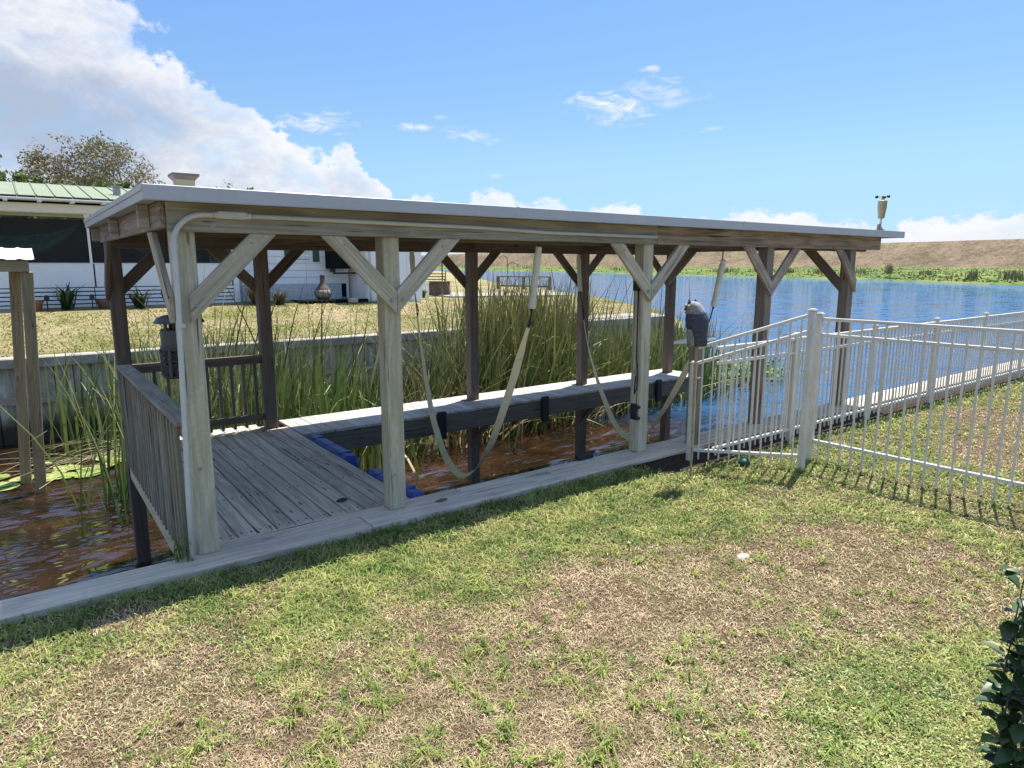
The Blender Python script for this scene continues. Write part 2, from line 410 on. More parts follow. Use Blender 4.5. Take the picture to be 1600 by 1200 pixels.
# near lawn soil
m, t = newmat('lawn_soil', .95, .1)
geo = t.node('ShaderNodeNewGeometry'); pos = geo.outputs['Position']
n1 = t.noise(pos, .9, 5, .6); n2 = t.noise(pos, 42, 5, .7); n3 = t.noise(t.mapping(pos, (1, 1, 1), (4, 8, 0)), 150, 3, .6)
c = t.mix(t.smooth(t.math('ADD', t.math('MULTIPLY', n2, .5), t.math('MULTIPLY', n3, .5)), .36, .66), (.055, .038, .024), (.25, .18, .115))
c = t.mix(t.math('MULTIPLY', t.smooth(n1, .42, .6), .45), c, (.13, .15, .045))
t.put(t.b.inputs['Base Color'], c); bump(t, t.math('ADD', n2, t.math('MULTIPLY', n3, .6)), 1.0, .02)
def lawn_z(X, Y):
    return GROUND + .03 * (fbm2(X, Y, 1.3, 3) - .5) * S(np.abs(Y - 4.62), 0, .8) - .0 * X
lawn = grid_sheet('lawn', ramp_axis((-60, -4, 14), (-4, 12, 90), (12, 40, 20)), ramp_axis((-80, -6, 14), (-6, 4.615, 60)), lawn_z, 'lawn_soil')

bed = grid_sheet('ground_strip', np.linspace(4.9, 30, 90), np.linspace(4.12, 4.60, 8), lambda X, Y: lawn_z(X, Y) + .006 + .02 * S((Y - 4.1) / .2) * fbm2(X, Y, .15, 12) - .05 * (Y < 4.13), 'lawn_soil')  # dark uneven ground strip under the fence, beside the seawall cap
bed.data.materials.clear()
m, t = newmat('dark_ground', .95, .1); vec, rnd = objvec(t, False); n2 = t.noise(vec, 30, 5, .7)
t.put(t.b.inputs['Base Color'], t.mix(t.smooth(n2, .35, .65), (.02, .016, .012), (.085, .06, .045))); bump(t, n2, 1.0, .03); bed.data.materials.append(m)

# far yard: rises from the opposite seawall to the neighbour's house
SH = [(15.55, 18.4), (17, 20.2), (19, 22.1), (22, 23.5), (26, 25.3), (31, 27.9), (38, 31.5), (46, 34), (66, 45), (97, 62), (160, 95)]
SHY = np.array([a for a, b in SH]); SHX = np.array([b for a, b in SH])
def yard_z(X, Y):
    z = .27 + .53 * S(Y, 15.8, 22) * (1 - S(X, 10.5, 16)) + .14 * S(Y, 18, 27)
    xs = np.interp(Y, SHY, SHX); return np.where(X > xs - 1.2, z - (z + .2) * S(X, xs - 1.2, xs + .5), z) + .05 * (fbm2(X, Y, 2.2, 9) - .5)
m, t = newmat('yard_grass', .95, .1)
geo = t.node('ShaderNodeNewGeometry'); pos = geo.outputs['Position']
n1 = t.noise(pos, .55, 6, .65, .3); n2 = t.noise(pos, 7, 6, .75); n3 = t.noise(pos, 38, 3, .6)
f = t.math('ADD', t.math('MULTIPLY', n1, .55), t.math('ADD', t.math('MULTIPLY', n2, .3), t.math('MULTIPLY', n3, .2)))
c = t.mix(t.smooth(f, .44, .62), (.20, .20, .06), (.44, .355, .215))
c = t.mix(t.smooth(n3, .3, .5), t.mix(.30, c, (.05, .05, .018)), c)
t.put(t.b.inputs['Base Color'], c); bump(t, t.math('ADD', n2, n3), 1.0, .05)
ys = ramp_axis((15.55, 30, 36), (30, 60, 16), (60, 160, 10)); V = []; nx = 46
tt = np.linspace(0, 1, nx)
Yg = np.repeat(ys[:, None], nx, 1); xe = np.interp(ys, SHY, SHX)[:, None] + .6
Xg = -60 + (xe + 60) * (1 - (1 - tt[None, :]) ** 1.7)
Zg = yard_z(Xg, Yg)
Vy = np.stack([Xg, Yg, Zg], 2).reshape(-1, 3); i = np.arange(nx - 1)[None, :] + np.arange(len(ys) - 1)[:, None] * nx
qy = np.stack([i, i + 1, i + nx + 1, i + nx], 2).reshape(-1, 4)
e0 = np.stack([Xg[:, -1], Yg[:, -1], Zg[:, -1] * 0 - 2.2], 1); b0 = len(Vy); Vy = np.concatenate([Vy, e0 + np.array([.5, 0, 0])])
k = np.arange(len(ys) - 1); r_ = k * nx + nx - 1
qy = np.concatenate([qy, np.stack([r_, b0 + k, b0 + k + 1, r_ + nx], 1)])
tag(obj('yard_lawn', npmesh('yard_lawn', Vy, qy, np.zeros((0, 3), int), 'yard_grass', smooth=True)), kind='structure')

# water: one sheet, tea-brown in the narrow canal, blue out on the lake, where reflected sky is put into the base colour
m, t = newmat('water', .045, .5)
geo = t.node('ShaderNodeNewGeometry'); pos = geo.outputs['Position']
sp = t.node('ShaderNodeSeparateXYZ'); t.put(sp.inputs[0], pos)
w1 = t.noise(pos, .28, 3, .5)
lake = t.smooth(t.math('ADD', t.math('ADD', sp.outputs[0], t.math('MULTIPLY', sp.outputs[1], .25)), t.math('MULTIPLY', t.math('SUBTRACT', w1, .5), 7)), 11.5, 19)
blot = t.noise(pos, .8, 4, .6, .4)
brown = t.mix(t.smooth(blot, .36, .66), (.012, .007, .004), (.038, .0165, .0075))
t.put(t.b.inputs['Base Color'], t.mix(lake, brown, (.022, .095, .225)))
t.b.inputs['IOR'].default_value = 1.333
t.put(t.b.inputs['IOR'], t.lin(lake, 0, 1, 1.85, 1.333)); t.put(t.b.inputs['Specular IOR Level'], t.lin(lake, 0, 1, .5, .36))
ca = t.node('ShaderNodeCombineXYZ'); t.put(ca.inputs[0], t.vmath('DOT_PRODUCT', pos, (.62, .78, 0))); t.put(ca.inputs[1], t.vmath('DOT_PRODUCT', pos, (.78, -.62, 0))); la = ca.outputs[0]   # along and across the wind
def slope_noise(vec, k, det=2, dist=.6):
    return t.vmath('MULTIPLY', t.vmath('SUBTRACT', t.noise(vec, 1.0, det, .5, dist, out='Color'), (.5, .5, .5)), k)
sc_ = t.vmath('ADD', slope_noise(t.mapping(pos, (2.4, 8.5, 1)), (.55, 1.6, 0), 2, .9), slope_noise(t.mapping(pos, (.45, 1.5, 1), (9, 3, 1)), (.35, .8, 0), 1, .4))
s1 = t.vmath('ADD', slope_noise(t.mapping(la, (2.2, .8, 1)), (1.15, .55, 0), 3), slope_noise(t.mapping(la, (11, 6, 1)), (1.05, .8, 0), 1)); s1 = t.vmath('ADD', s1, slope_noise(t.mapping(la, (.5, .16, 1)), (.5, .25, 0), 2))
sl_ = t.node('ShaderNodeCombineXYZ')           # back from wind axes to world axes
t.put(sl_.inputs[0], t.vmath('DOT_PRODUCT', s1, (.62, .78, 0))); t.put(sl_.inputs[1], t.vmath('DOT_PRODUCT', s1, (.78, -.62, 0)))
smix = t.node('ShaderNodeMix', data_type='VECTOR'); t.put(smix.inputs[0], lake); t.put(smix.inputs[4], sc_); t.put(smix.inputs[5], sl_.outputs[0])
t.put(t.b.inputs['Normal'], t.vmath('NORMALIZE', t.vmath('ADD', smix.outputs[1], (0, 0, 1))))
t.put(t.b.inputs['Roughness'], t.lin(lake, 0, 1, .03, .035))
me = mesh('water', [(-3000, -3000, WATER), (4500, -3000, WATER), (4500, 4500, WATER), (-3000, 4500, WATER)], [(0, 1, 2, 3)], 'water')
tag(obj('water', me), kind='structure')

# opposite shore of the lake: marsh shelf and the long dry levee
shore = np.array([(60, -420), (88, -120), (104, -20), (122, 22), (135, 40), (148, 58), (157, 72), (163, 92), (170, 117), (190, 172), (219, 245), (250, 375), (300, 600), (420, 1100)], float)
fac = np.array([2.6, 2.5, 2.4, 2.3, 2.2, 2.05, 1.95, 1.83, 1.7, 1.57, 1.45, 1.3, 1.25, 1.2])
def densify(P, n):
    k = np.arange(len(P)); kk = np.linspace(0, len(P) - 1, n); return np.stack([np.interp(kk, k, P[:, 0]), np.interp(kk, k, P[:, 1])], 1), np.interp(kk, k, fac)
sh_, fc_ = densify(shore, 160)
unit = sh_ / np.linalg.norm(sh_, axis=1)[:, None]
def ribbon(name, rows, mat):
    n = len(rows[0]); V = np.concatenate(rows); i = np.arange(n - 1)[None, :] + np.arange(len(rows) - 1)[:, None] * n
    q = np.stack([i, i + 1, i + n + 1, i + n], 2).reshape(-1, 4)
    return tag(obj(name, npmesh(name, V, q[:, ::-1], np.zeros((0, 3), int), mat, smooth=True)), kind='structure')
def row(P, z, nz=0, seed=1):
    zz = z + (nz * (fbm2(P[:, 0], P[:, 1], 9, seed) - .5) if nz else 0); return np.column_stack([P, np.broadcast_to(zz, len(P))])
wob = (fbm2(sh_[:, 0], sh_[:, 1], 14, 4) - .5)[:, None] * 14
base = sh_ * fc_[:, None]
m, t = newmat('marsh', .9, .15)
geo = t.node('ShaderNodeNewGeometry'); pos = geo.outputs['Position']
n1 = t.noise(t.mapping(pos, (1, 1, 1)), .06, 5, .6); n2 = t.noise(pos, .55, 5, .7)
c = t.mix(t.smooth(n2, .38, .62), (.075, .125, .03), (.165, .215, .06))
c = t.mix(t.smooth(n1, .46, .6), c, (.21, .23, .06)); t.put(t.b.inputs['Base Color'], c); bump(t, n2, 1.0, 1.2)
ribbon('marsh_shore', [row(sh_ + unit * wob * .4 - unit * 3, -1.5), row(sh_ + unit * wob * .4, -1.15, .3), row(sh_ * .8 + base * .2, -.5, .5, 2), row(sh_ * .5 + base * .5, .15, .6, 3), row(base + unit * 3, .95)], 'marsh')
m, t = newmat('levee_grass', .95, .1)
geo = t.node('ShaderNodeNewGeometry'); pos = geo.outputs['Position']
n1 = t.noise(pos, .07, 6, .7, .3); n2 = t.noise(pos, .5, 6, .75); n3 = t.noise(pos, 1.6, 3, .6)
f = t.math('ADD', t.math('MULTIPLY', n1, .35), t.math('ADD', t.math('MULTIPLY', n2, .4), t.math('MULTIPLY', n3, .3)))
c = t.mix(t.smooth(f, .40, .64), (.085, .066, .040), (.27, .205, .135)); c = t.mix(t.math('MULTIPLY', t.smooth(n1, .55, .66), .3), c, (.17, .15, .06))
t.put(t.b.inputs['Base Color'], c); bump(t, n2, 1.0, .8)
ribbon('levee', [row(base, .9), row(base + unit * 12, 4.2, .5, 5), row(base + unit * 28, 9.2, .5, 6), row(base + unit * 40, 12.6, .25, 7), row(base + unit * 52, 12.7, .2, 7), row(base + unit * 95, 0)], 'levee_grass')

# canal bed near the shallow banks is not seen: the water is opaque with tannin

# ------------------------------------------------------------------ near seawall with its timber cap
sw = thing('seawall', (0, 4.8, 0), 'near seawall with weathered grey timber cap carrying the boathouse posts', 'seawall')
box('wall_face', (-60, 4.80, -3), (40, 4.86, -.05), 'grey_wood', sw)
xs = [-9.2, -5.6, -2.0, 2.05, 4.02, 7.7, 11.35, 15.0, 18.6, 22.2, 25.8, 29.4, 33, 36.6]
for a, b in zip(xs[:-1], xs[1:]): box('cap_board', (a + .003, 4.60, -.085), (b - .003, 4.868, random.uniform(-.002, .001)), 'cap_wood', sw, .008)
xs = [.80, 3.05, 5.9, 9.6, 13.2, 16.9, 20.5, 24.1, 27.7, 31.4, 35]
for a, b in zip(xs[:-1], xs[1:]): box('cap_board', (a + .003, 4.874, -.06), (b - .003, 5.01, random.uniform(-.006, -.003)), 'cap_wood', sw, .007)

# far seawall
fw = thing('seawall', (0, 15.5, 0), 'far concrete seawall panels below the yard, stained dark at the waterline', 'seawall')
m, t = newmat('panel_concrete', .9, .15); vec, rnd = objvec(t)
geo = t.node('ShaderNodeNewGeometry'); sp = t.node('ShaderNodeSeparateXYZ'); t.put(sp.inputs[0], geo.outputs['Position'])
n1 = t.noise(t.mapping(vec, (9, 9, .7)), 1, 5, .6); n2 = t.noise(vec, 5, 6, .65)
c = t.mix(t.smooth(n1, .35, .68), (.26, .25, .195), (.56, .53, .43)); c = t.mix(t.math('MULTIPLY', t.smooth(n2, .5, .68), .55), c, (.15, .15, .10))
wl = t.math('ADD', sp.outputs[2], t.math('MULTIPLY', t.math('SUBTRACT', n2, .5), .35))
c = t.mix(t.smooth(wl, -1.08, -.72), (.055, .05, .038), c)
t.put(t.b.inputs['Base Color'], c); bump(t, n2, .5, .01)
xx = -9.0
while xx < 18.2:
    w_ = .305; box('wall_panel', (xx + .006, 15.50 + random.uniform(-.012, .012), -2.4), (xx + w_ - .006, 15.58, .08), 'panel_concrete', fw, .01); xx += w_
box('gap_block', (-9, 15.60, -2.4), (18.2, 15.72, .07), 'screen_dark', fw)  # dark box added behind the panels so no light shows through their gaps
box('waler', (-9, 15.44, -.60), (18.2, 15.50, -.46), 'grey_wood', fw)
for a in np.arange(-9, 18, 3.4): box('wall_cap', (a + .004, 15.40, .085), (min(a + 3.4, 18.3) - .004, 15.72, .29), 'concrete', fw, .02)
box('apron_slab', (11.6, 15.73, .20), (18.1, 16.7, .315), 'concrete', fw, .02)
me = mesh('patio_slab', [(17.2, 28.4, .0), (23.2, 26.4, .0), (25.0, 29.4, .0), (18, 33, .0), (17.2, 28.4, .49), (23.2, 26.4, .47), (25.0, 29.4, .47), (18, 33, .49)],
          [(4, 5, 6, 7), (0, 1, 5, 4), (1, 2, 6, 5), (2, 3, 7, 6), (3, 0, 4, 7)], 'concrete'); tag(obj('patio_path', me), kind='structure')

# ================================================================== BOATHOUSE
bh = thing('boathouse', (2.4, 4.9, 0), 'open timber boathouse with flat white-edged roof, deck and catwalk over the canal', 'boathouse')
def prism(name, pts, axis, a, b, mat, parent):
    """polygon pts in the plane across axis ('x': pts are (y,z); 'y': pts are (x,z)), from a to b; grain along its long side"""
    P = [((p[0], a, p[1]) if axis == 'y' else (a, p[0], p[1])) for p in pts]; Q = [((p[0], b, p[1]) if axis == 'y' else (b, p[0], p[1])) for p in pts]
    n = len(pts); d = Vector(P[1]) - Vector(P[2]); M, _ = axes(P[2], P[1], (0, 1, 0) if axis == 'y' else (1, 0, 0)); Mi = M.inverted()
    V = [tuple(Mi @ Vector(p)) for p in P + Q]
    F = [tuple(range(n)), tuple(range(2 * n - 1, n - 1, -1))] + [(i, i + n, (i + 1) % n + n, (i + 1) % n) for i in range(n)]
    me = mesh(name, V, F, mat); 
    import bmesh
    bm = bmesh.new(); bm.from_mesh(me); bmesh.ops.recalc_face_normals(bm, faces=bm.faces); bmesh.ops.bevel(bm, geom=bm.edges[:], offset=.004, segments=1, affect='EDGES'); bm.to_mesh(me); bm.free()
    return obj(name, me, parent, M)
def bolt(parent, p, d, r=.016):
    mb = MB(); d = Vector(d).normalized(); p = Vector(p)
    mb.tube([p, p + d * .004], r * 1.35, 12).tube([p + d * .004, p + d * .013], r * .75, 6); mb.obj('bolt', 'galvanised', parent)
FRONT = [.915, 2.39, 5.32, 7.5, 9.49]; FAR = [.88, 2.41, 5.42, 7.63, 9.82]
fposts = []; rposts = []
for i, x in enumerate(FRONT):
    top = 2.39
    p = board('post', (x, 4.896, 0), (x, 4.896, top), .14, .14, 'post_wood' if i < 3 else 'grey_wood', bh, (0, 1, 0), .007); fposts.append(p)
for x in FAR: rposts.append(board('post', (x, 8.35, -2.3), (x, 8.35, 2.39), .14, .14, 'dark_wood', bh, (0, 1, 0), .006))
bolt(fposts[0], (.90, 4.825, .62), (0, -1, 0), .010); bolt(fposts[1], (2.36, 4.825, .3), (0, -1, 0), .008)
# beams
b1 = board('beam', (.822, 4.805, 2.303), (5.397, 4.805, 2.303), .038, .186, 'beam_wood', bh)
b2 = board('beam', (5.403, 4.805, 2.303), (10.16, 4.805, 2.303), .038, .186, 'beam_brown', bh)
bolt(b1, (1.09, 4.786, 2.255), (0, -1, 0), .014); bolt(b1, (2.55, 4.786, 2.25), (0, -1, 0), .01)
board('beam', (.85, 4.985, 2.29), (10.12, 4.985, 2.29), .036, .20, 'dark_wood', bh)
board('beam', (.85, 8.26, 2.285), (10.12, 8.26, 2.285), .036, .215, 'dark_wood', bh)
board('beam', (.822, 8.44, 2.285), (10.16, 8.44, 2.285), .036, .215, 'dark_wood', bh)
board('header', (.805, 4.83, 2.315), (.805, 8.42, 2.315), .034, .165, 'beam_brown', bh, ch=.004)
board('header', (10.14, 5.01, 2.315), (10.14, 8.24, 2.315), .036, .165, 'dark_wood', bh)
for x in FAR[1:]: board('header', (x, 5.006, 2.31), (x, 8.238, 2.31), .04, .16, 'dark_wood', bh)
for y in (5.22, 6.85, 8.44): # look-out blocks carrying the roof overhang at the near end
    board('lookout', (.715, y, 2.322), (.786 if y < 8.4 else .80, y, 2.322), .04, .152, 'beam_wood', bh)
for y in (5.22, 6.1, 6.85, 7.7): board('purlin', (.826, y, 2.37), (10.11, y, 2.37), .04, .05, 'dark_wood', bh)
# knee braces
def vee(c, y0, y1, mat, left=True, right=True, zb=2.208, tip=1.62, jn=1.80):
    for s, on in ((-1, left), (1, right)):
        if not on: continue
        pts = [(c + s * (zb - tip), zb), (c + s * (zb - jn), zb), (c + s * .002, jn), (c + s * .002, tip)]
        b = prism('brace', [pts[1], pts[0], pts[3], pts[2]], 'y', y0, y1, mat, bh)
        if y0 < 6: bolt(b, (c + s * .045, y0, (tip + jn) / 2 + .02), (0, -1, 0), .017 if s < 0 else .009); bolt(b, (c + s * (zb - (tip + jn) / 2 - .08), y0, zb - .06), (0, -1, 0), .006)
vee(.915, 4.786, 4.824, 'brace_wood', left=False); vee(2.412, 4.786, 4.824, 'brace_wood'); vee(5.33, 4.786, 4.824, 'brace_wood'); vee(7.5, 4.786, 4.824, 'beam_brown'); vee(9.56, 4.786, 4.824, 'beam_brown', right=False)
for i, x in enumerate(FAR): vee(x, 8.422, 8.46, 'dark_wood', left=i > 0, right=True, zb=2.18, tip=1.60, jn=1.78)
def tvee(c, s, x0, x1, mat, zb=2.228):
    pts = [(c + s * .61, zb), (c + s * .43, zb), (c, 1.80), (c, 1.62)]; return prism('brace', [pts[1], pts[0], pts[3], pts[2]], 'x', x0, x1, mat, bh)
tvee(4.90, 1, .806, .843, 'brace_wood'); tvee(8.33, -1, .772, .808, 'dark_wood'); tvee(4.93, 1, 9.382, 9.418, 'dark_wood'); tvee(8.33, -1, 9.71, 9.748, 'dark_wood')
# roof: insulated pan with aluminium edge trim
rf = box('roof', (.69, 4.635, 2.402), (10.48, 8.56, 2.470), 'roof_trim', bh, .002)
MB().box((.675, 4.618, 2.388), (10.495, 4.633, 2.478), .003).box((.675, 4.618, 2.386), (10.495, 4.66, 2.389), .001).obj('fascia', 'roof_trim', rf)
MB().box((.675, 4.636, 2.388), (.688, 8.575, 2.478), .003).box((.668, 4.62, 2.440), (.675, 8.575, 2.478), .002).obj('fascia', 'roof_trim', rf)
MB().box((10.482, 4.636, 2.388), (10.495, 8.575, 2.478), .003).obj('fascia', 'roof_trim', rf)
MB().box((.690, 8.562, 2.388), (10.48, 8.575, 2.478), .003).obj('fascia', 'roof_trim', rf)
for xj in (3.45, 6.6): MB().box((xj, 4.6155, 2.3865), (xj + .035, 4.6175, 2.4785), .0008).obj('fascia_joint', 'roof_trim', rf)
# conduit up the near corner post and along the beam
mb = MB(); arc = [(.845 + .19 - .19 * math.cos(a), 4.764, 2.13 + .19 * math.sin(a)) for a in np.linspace(0, math.pi / 2, 9)]
mb.tube([(.795, 4.786, -.02), (.80, 4.776, .4), (.845, 4.764, 1.9), (.845, 4.764, 2.13)] + arc[1:] + [(1.12, 4.764, 2.322)], .0175, 10)
cd = mb.obj('conduit', 'pvc_grey', bh, smooth=True)
MB().tube([(1.30, 4.764, 2.322), (3.2, 4.764, 2.306), (3.9, 4.764, 2.286), (5.36, 4.764, 2.282)], .0155, 10).obj('conduit_run', 'pvc_grey', cd, smooth=True)
MB().box((1.12, 4.742, 2.298), (1.30, 4.786, 2.348), .008).tube([(1.10, 4.764, 2.322), (1.33, 4.764, 2.321)], .021, 10).obj('junction_box', 'pvc_grey', cd)
MB().tube([(.838, 4.764, 1.60), (.842, 4.764, 1.63)], .022, 10).box((.835, 4.745, 1.6), (.87, 4.786, 1.62), .003).tube([(.845, 4.764, 2.10), (.845, 4.764, 2.14)], .022, 10).obj('pipe_strap', 'pvc_grey', cd)

# deck
df = MB().box((.866, 5.015, -.26), (.905, 8.62, -.036)).box((2.545, 5.02, -.26), (2.582, 7.775, -.036)).box((1.4, 5.02, -.2), (1.44, 8.5, -.036)).box((2.0, 5.02, -.2), (2.04, 8.5, -.036)).box((.91, 8.58, -.26), (2.54, 8.62, -.036)).obj('deck_frame', 'rail_wood', bh)
n = 12; x0 = .868; wv = (2.592 - x0) / n
for i in range(n):
    a, b = x0 + i * wv + .0055, x0 + (i + 1) * wv - .0055
    y1 = 8.275 if (a < .955 or (b > 2.33 and a < 2.485)) else 8.63
    pb = board('plank', ((a + b) / 2, 5.017, -.018 + random.uniform(-.002, .001)), ((a + b) / 2, y1, -.018 + random.uniform(-.002, .001)), b - a, .034, 'deck_wood', df, ch=.005)
    mb = MB()
    for y in (5.07, 5.9, 6.75, 7.6, 8.2):
        for q in (.03, b - a - .03): mb.tube([(a + q + random.uniform(-.006, .006), y + random.uniform(-.02, .02), -.003), (a + q, y, .0012)], .0055, 6)
    mb.obj('screw', 'black_plastic', df)['kind'] = 'stuff'
# catwalk along the far posts
cf = board('catwalk_frame', (2.6, 7.80, -.165), (10.12, 7.80, -.165), .04, .245, 'walk_beam', bh)
board('joist', (2.6, 8.64, -.165), (10.12, 8.64, -.165), .04, .245, 'dark_wood', cf)
x = 2.602; 
while x < 10.05:
    near_post = any(abs(x + .068 - f) < .14 for f in FAR)
    if near_post: 
        board('plank', (x + .068, 7.775, -.018), (x + .068, 8.274, -.018), .132, .034, 'walk_wood', cf, ch=.004)
        board('plank', (x + .068, 8.426, -.018), (x + .068, 8.68, -.018), .132, .034, 'walk_wood', cf, ch=.004)
    else: board('plank', (x + .068, 7.772 + random.uniform(-.01, .01), -.018), (x + .068, 8.68, -.018 + random.uniform(-.002, .002)), .132, .034, 'walk_wood', cf, ch=.004)
    x += .1385
for xx in (4.52, 6.34, 8.90): box('bumper', (xx - .065, 7.715, -.36), (xx + .065, 7.778, .03), 'black_plastic', bh, .018)
for xx in FAR[2:]: prism('pile_brace', [(xx + .36, -.29), (xx + .24, -.29), (xx - .13, -.66), (xx - .03, -.66)], 'y', 8.235, 8.275, 'dark_wood', bh)
# railing across the near end
rl = board('rail_cap', (.865, 4.97, .92), (.865, 8.27, .92), .145, .036, 'rail_wood', bh)
board('rim_board', (.846, 4.98, -.19), (.846, 8.62, -.19), .036, .31, 'post_wood', rl)
board('under_rail', (.846, 4.98, .86), (.846, 8.27, .86), .036, .085, 'rail_wood', rl)
n = 25
for i in range(n):
    y = 5.06 + i * (8.2 - 5.06) / (n - 1); board('baluster', (.809, y, -.13), (.809, y, .898), .036, .036, 'rail_wood', rl, (0, 1, 0), .003)
rb = board('rail_cap', (.955, 8.35, .90), (2.338, 8.35, .90), .10, .036, 'dark_wood', bh)
board('under_rail', (.955, 8.335, .85), (2.338, 8.335, .85), .036, .06, 'dark_wood', rb)
board('bottom_rail', (.955, 8.335, .15), (2.338, 8.335, .15), .036, .085, 'dark_wood', rb)
for i in range(10): board('baluster', (1.03 + i * .137, 8.371, .03), (1.03 + i * .137, 8.371, .88), .034, .034, 'dark_wood', rb, (0, 1, 0), .003)

# socket with hanging cord on the third post
sk = box('outlet_box', (5.195, 4.855, 1.735), (5.249, 4.93, 1.86), 'black_plastic', bh, .01)
MB().tube([(5.215, 4.86, 1.74), (5.21, 4.855, 1.5), (5.205, 4.85, 1.05), (5.20, 4.82, .82), (5.17, 4.80, .72), (5.16, 4.82, .66), (5.19, 4.85, .70), (5.215, 4.86, .84)], .008, 6).obj('cord', 'black_plastic', sk, smooth=True)
br = box('bracket', (5.215, 4.85, .36), (5.249, 4.93, .53), 'black_plastic', bh, .01)
MB().box((5.19, 4.80, .37), (5.245, 4.85, .40)).box((5.19, 4.80, .49), (5.245, 4.85, .52)).obj('hook', 'black_plastic', br)

# ------------------------------------------------------------------ slings of the boat lift
def ribbon_strap(name, pts, w, mat, parent, wdir=(1, 0, 0), th=.006, n=60):
    P = np.array(pts); s = np.r_[0, np.cumsum(np.linalg.norm(np.diff(P, axis=0), axis=1))]; ss = np.linspace(0, s[-1], n)
    # smooth path
    Q = np.stack([np.interp(ss, s, P[:, k]) for k in range(3)], 1)
    for _ in range(5): Q[1:-1] = Q[1:-1] * .5 + (Q[:-2] + Q[2:]) * .25
    ws = np.array([w * (1 - .55 * math.exp(-(i / 3.0) ** 2) - .55 * math.exp(-((n - 1 - i) / 3.0) ** 2)) for i in range(n)]) 
    V = []; F = []
    for i in range(n):
        tn = Vector(Q[min(i + 1, n - 1)] - Q[max(i - 1, 0)]).normalized(); wd = Vector(wdir); a = math.sin(i * .13 + .6) * .75
        nn = tn.cross(wd).normalized(); wd = (wd * math.cos(a) + nn * math.sin(a)).normalized(); nn = tn.cross(wd).normalized(); c = Vector(Q[i])
        for sx, sn in ((-1, -1), (1, -1), (1, 1), (-1, 1)): V.append(c + wd * sx * ws[i] / 2 + nn * sn * th / 2)
        if i:
            b = (i - 1) * 4
            for k in range(4): F.append((b + k, b + (k + 1) % 4, b + 4 + (k + 1) % 4, b + 4 + k))
    F.append((3, 2, 1, 0)); e = (n - 1) * 4; F.append((e, e + 1, e + 2, e + 3))
    return obj(name, mesh(name, V, F, mat), parent)
SLs = [[3.995, 5.155, 1.398], [4.033, 5.47, .79], [4.084, 5.898, .077], [4.133, 6.299, -.365], [4.186, 6.741, -.594], [4.243, 7.216, -.446], [4.291, 7.611, .025], [4.321, 7.86, .679], [4.344, 8.048, 1.31]]
SRs = [[6.803, 5.227, 1.135], [6.907, 5.775, .27], [6.999, 6.258, -.372], [7.075, 6.656, -.563], [7.154, 7.07, -.413], [7.242, 7.532, .156], [7.306, 7.868, .727], [7.334, 8.0, 1.126]]
m, t = newmat('sling_web', .85, .1); vec, rnd = objvec(t, False); sp = t.node('ShaderNodeSeparateXYZ'); t.put(sp.inputs[0], vec)
n1 = t.noise(vec, 6, 5, .6); n2 = t.noise(vec, 70, 3, .6)
alg = t.smooth(t.math('ADD', sp.outputs[2], t.math('MULTIPLY', t.math('SUBTRACT', n1, .5), 1.2)), .35, -.45)   # algae where the web dips in the water
c = t.mix(t.math('MULTIPLY', alg, .75), (.92, .79, .52), (.68, .62, .32)); c = t.mix(t.math('MULTIPLY', t.smooth(n1, .55, .7), .4), c, (.25, .24, .15))
t.put(t.b.inputs['Base Color'], c); bump(t, n2, .4, .003)
def sling(near_top, near_bot, strap, far_bot, far_top, label):
    g = thing('lift_sling', (near_top[0], near_top[1], 2.2), label, 'boat sling', 'boat lift slings hanging under the roof')
    ribbon_strap('strap', strap, .08, 'sling_web', g)
    def hang(top, bot, end, tube):
        top, bot, end = Vector(top), Vector(bot), Vector(end); d = (bot - top).normalized()
        MB().tube([(top.x, top.y, 2.20), top], .007, 6).obj('cable', 'black_plastic', g)
        MB().tube([bot - d * .005, bot + d * .03], .013, 8).tube([bot + d * .025, bot * .6 + end * .4 + Vector((.01, 0, 0)), end], .008, 6).obj('cable', 'black_plastic', g)
        MB().tube([bot * .35 + end * .65 + Vector((.014, 0, .03)), bot * .2 + end * .8 + Vector((.03, 0, 0)), end], .007, 6).obj('hook', 'black_plastic', g)
        if tube: MB().tube([top - d * .06, top - d * .0], .03, 12).tube([top, top + d * .11], .037, 14).tube([top + d * .11, bot - d * .06], .033, 14).tube([bot - d * .06, bot], .038, 14).obj('sleeve', 'pvc_cream', g, smooth=False)
    hang(near_top, near_bot, strap[0], True); hang(far_top, far_bot, strap[-1], True)
sling((3.971, 4.975, 2.11), (3.986, 5.086, 1.594), SLs, (4.359, 8.16, 1.72), (4.362, 8.19, 2.12), 'cream lift sling hanging nearest the deck with white sleeve beside the second post')
sling((6.75, 4.975, 2.0), (6.776, 5.089, 1.513), SRs, (7.352, 8.12, 1.58), (7.366, 8.185, 2.1), 'cream lift sling hanging behind the third post with its sleeve above the owl')

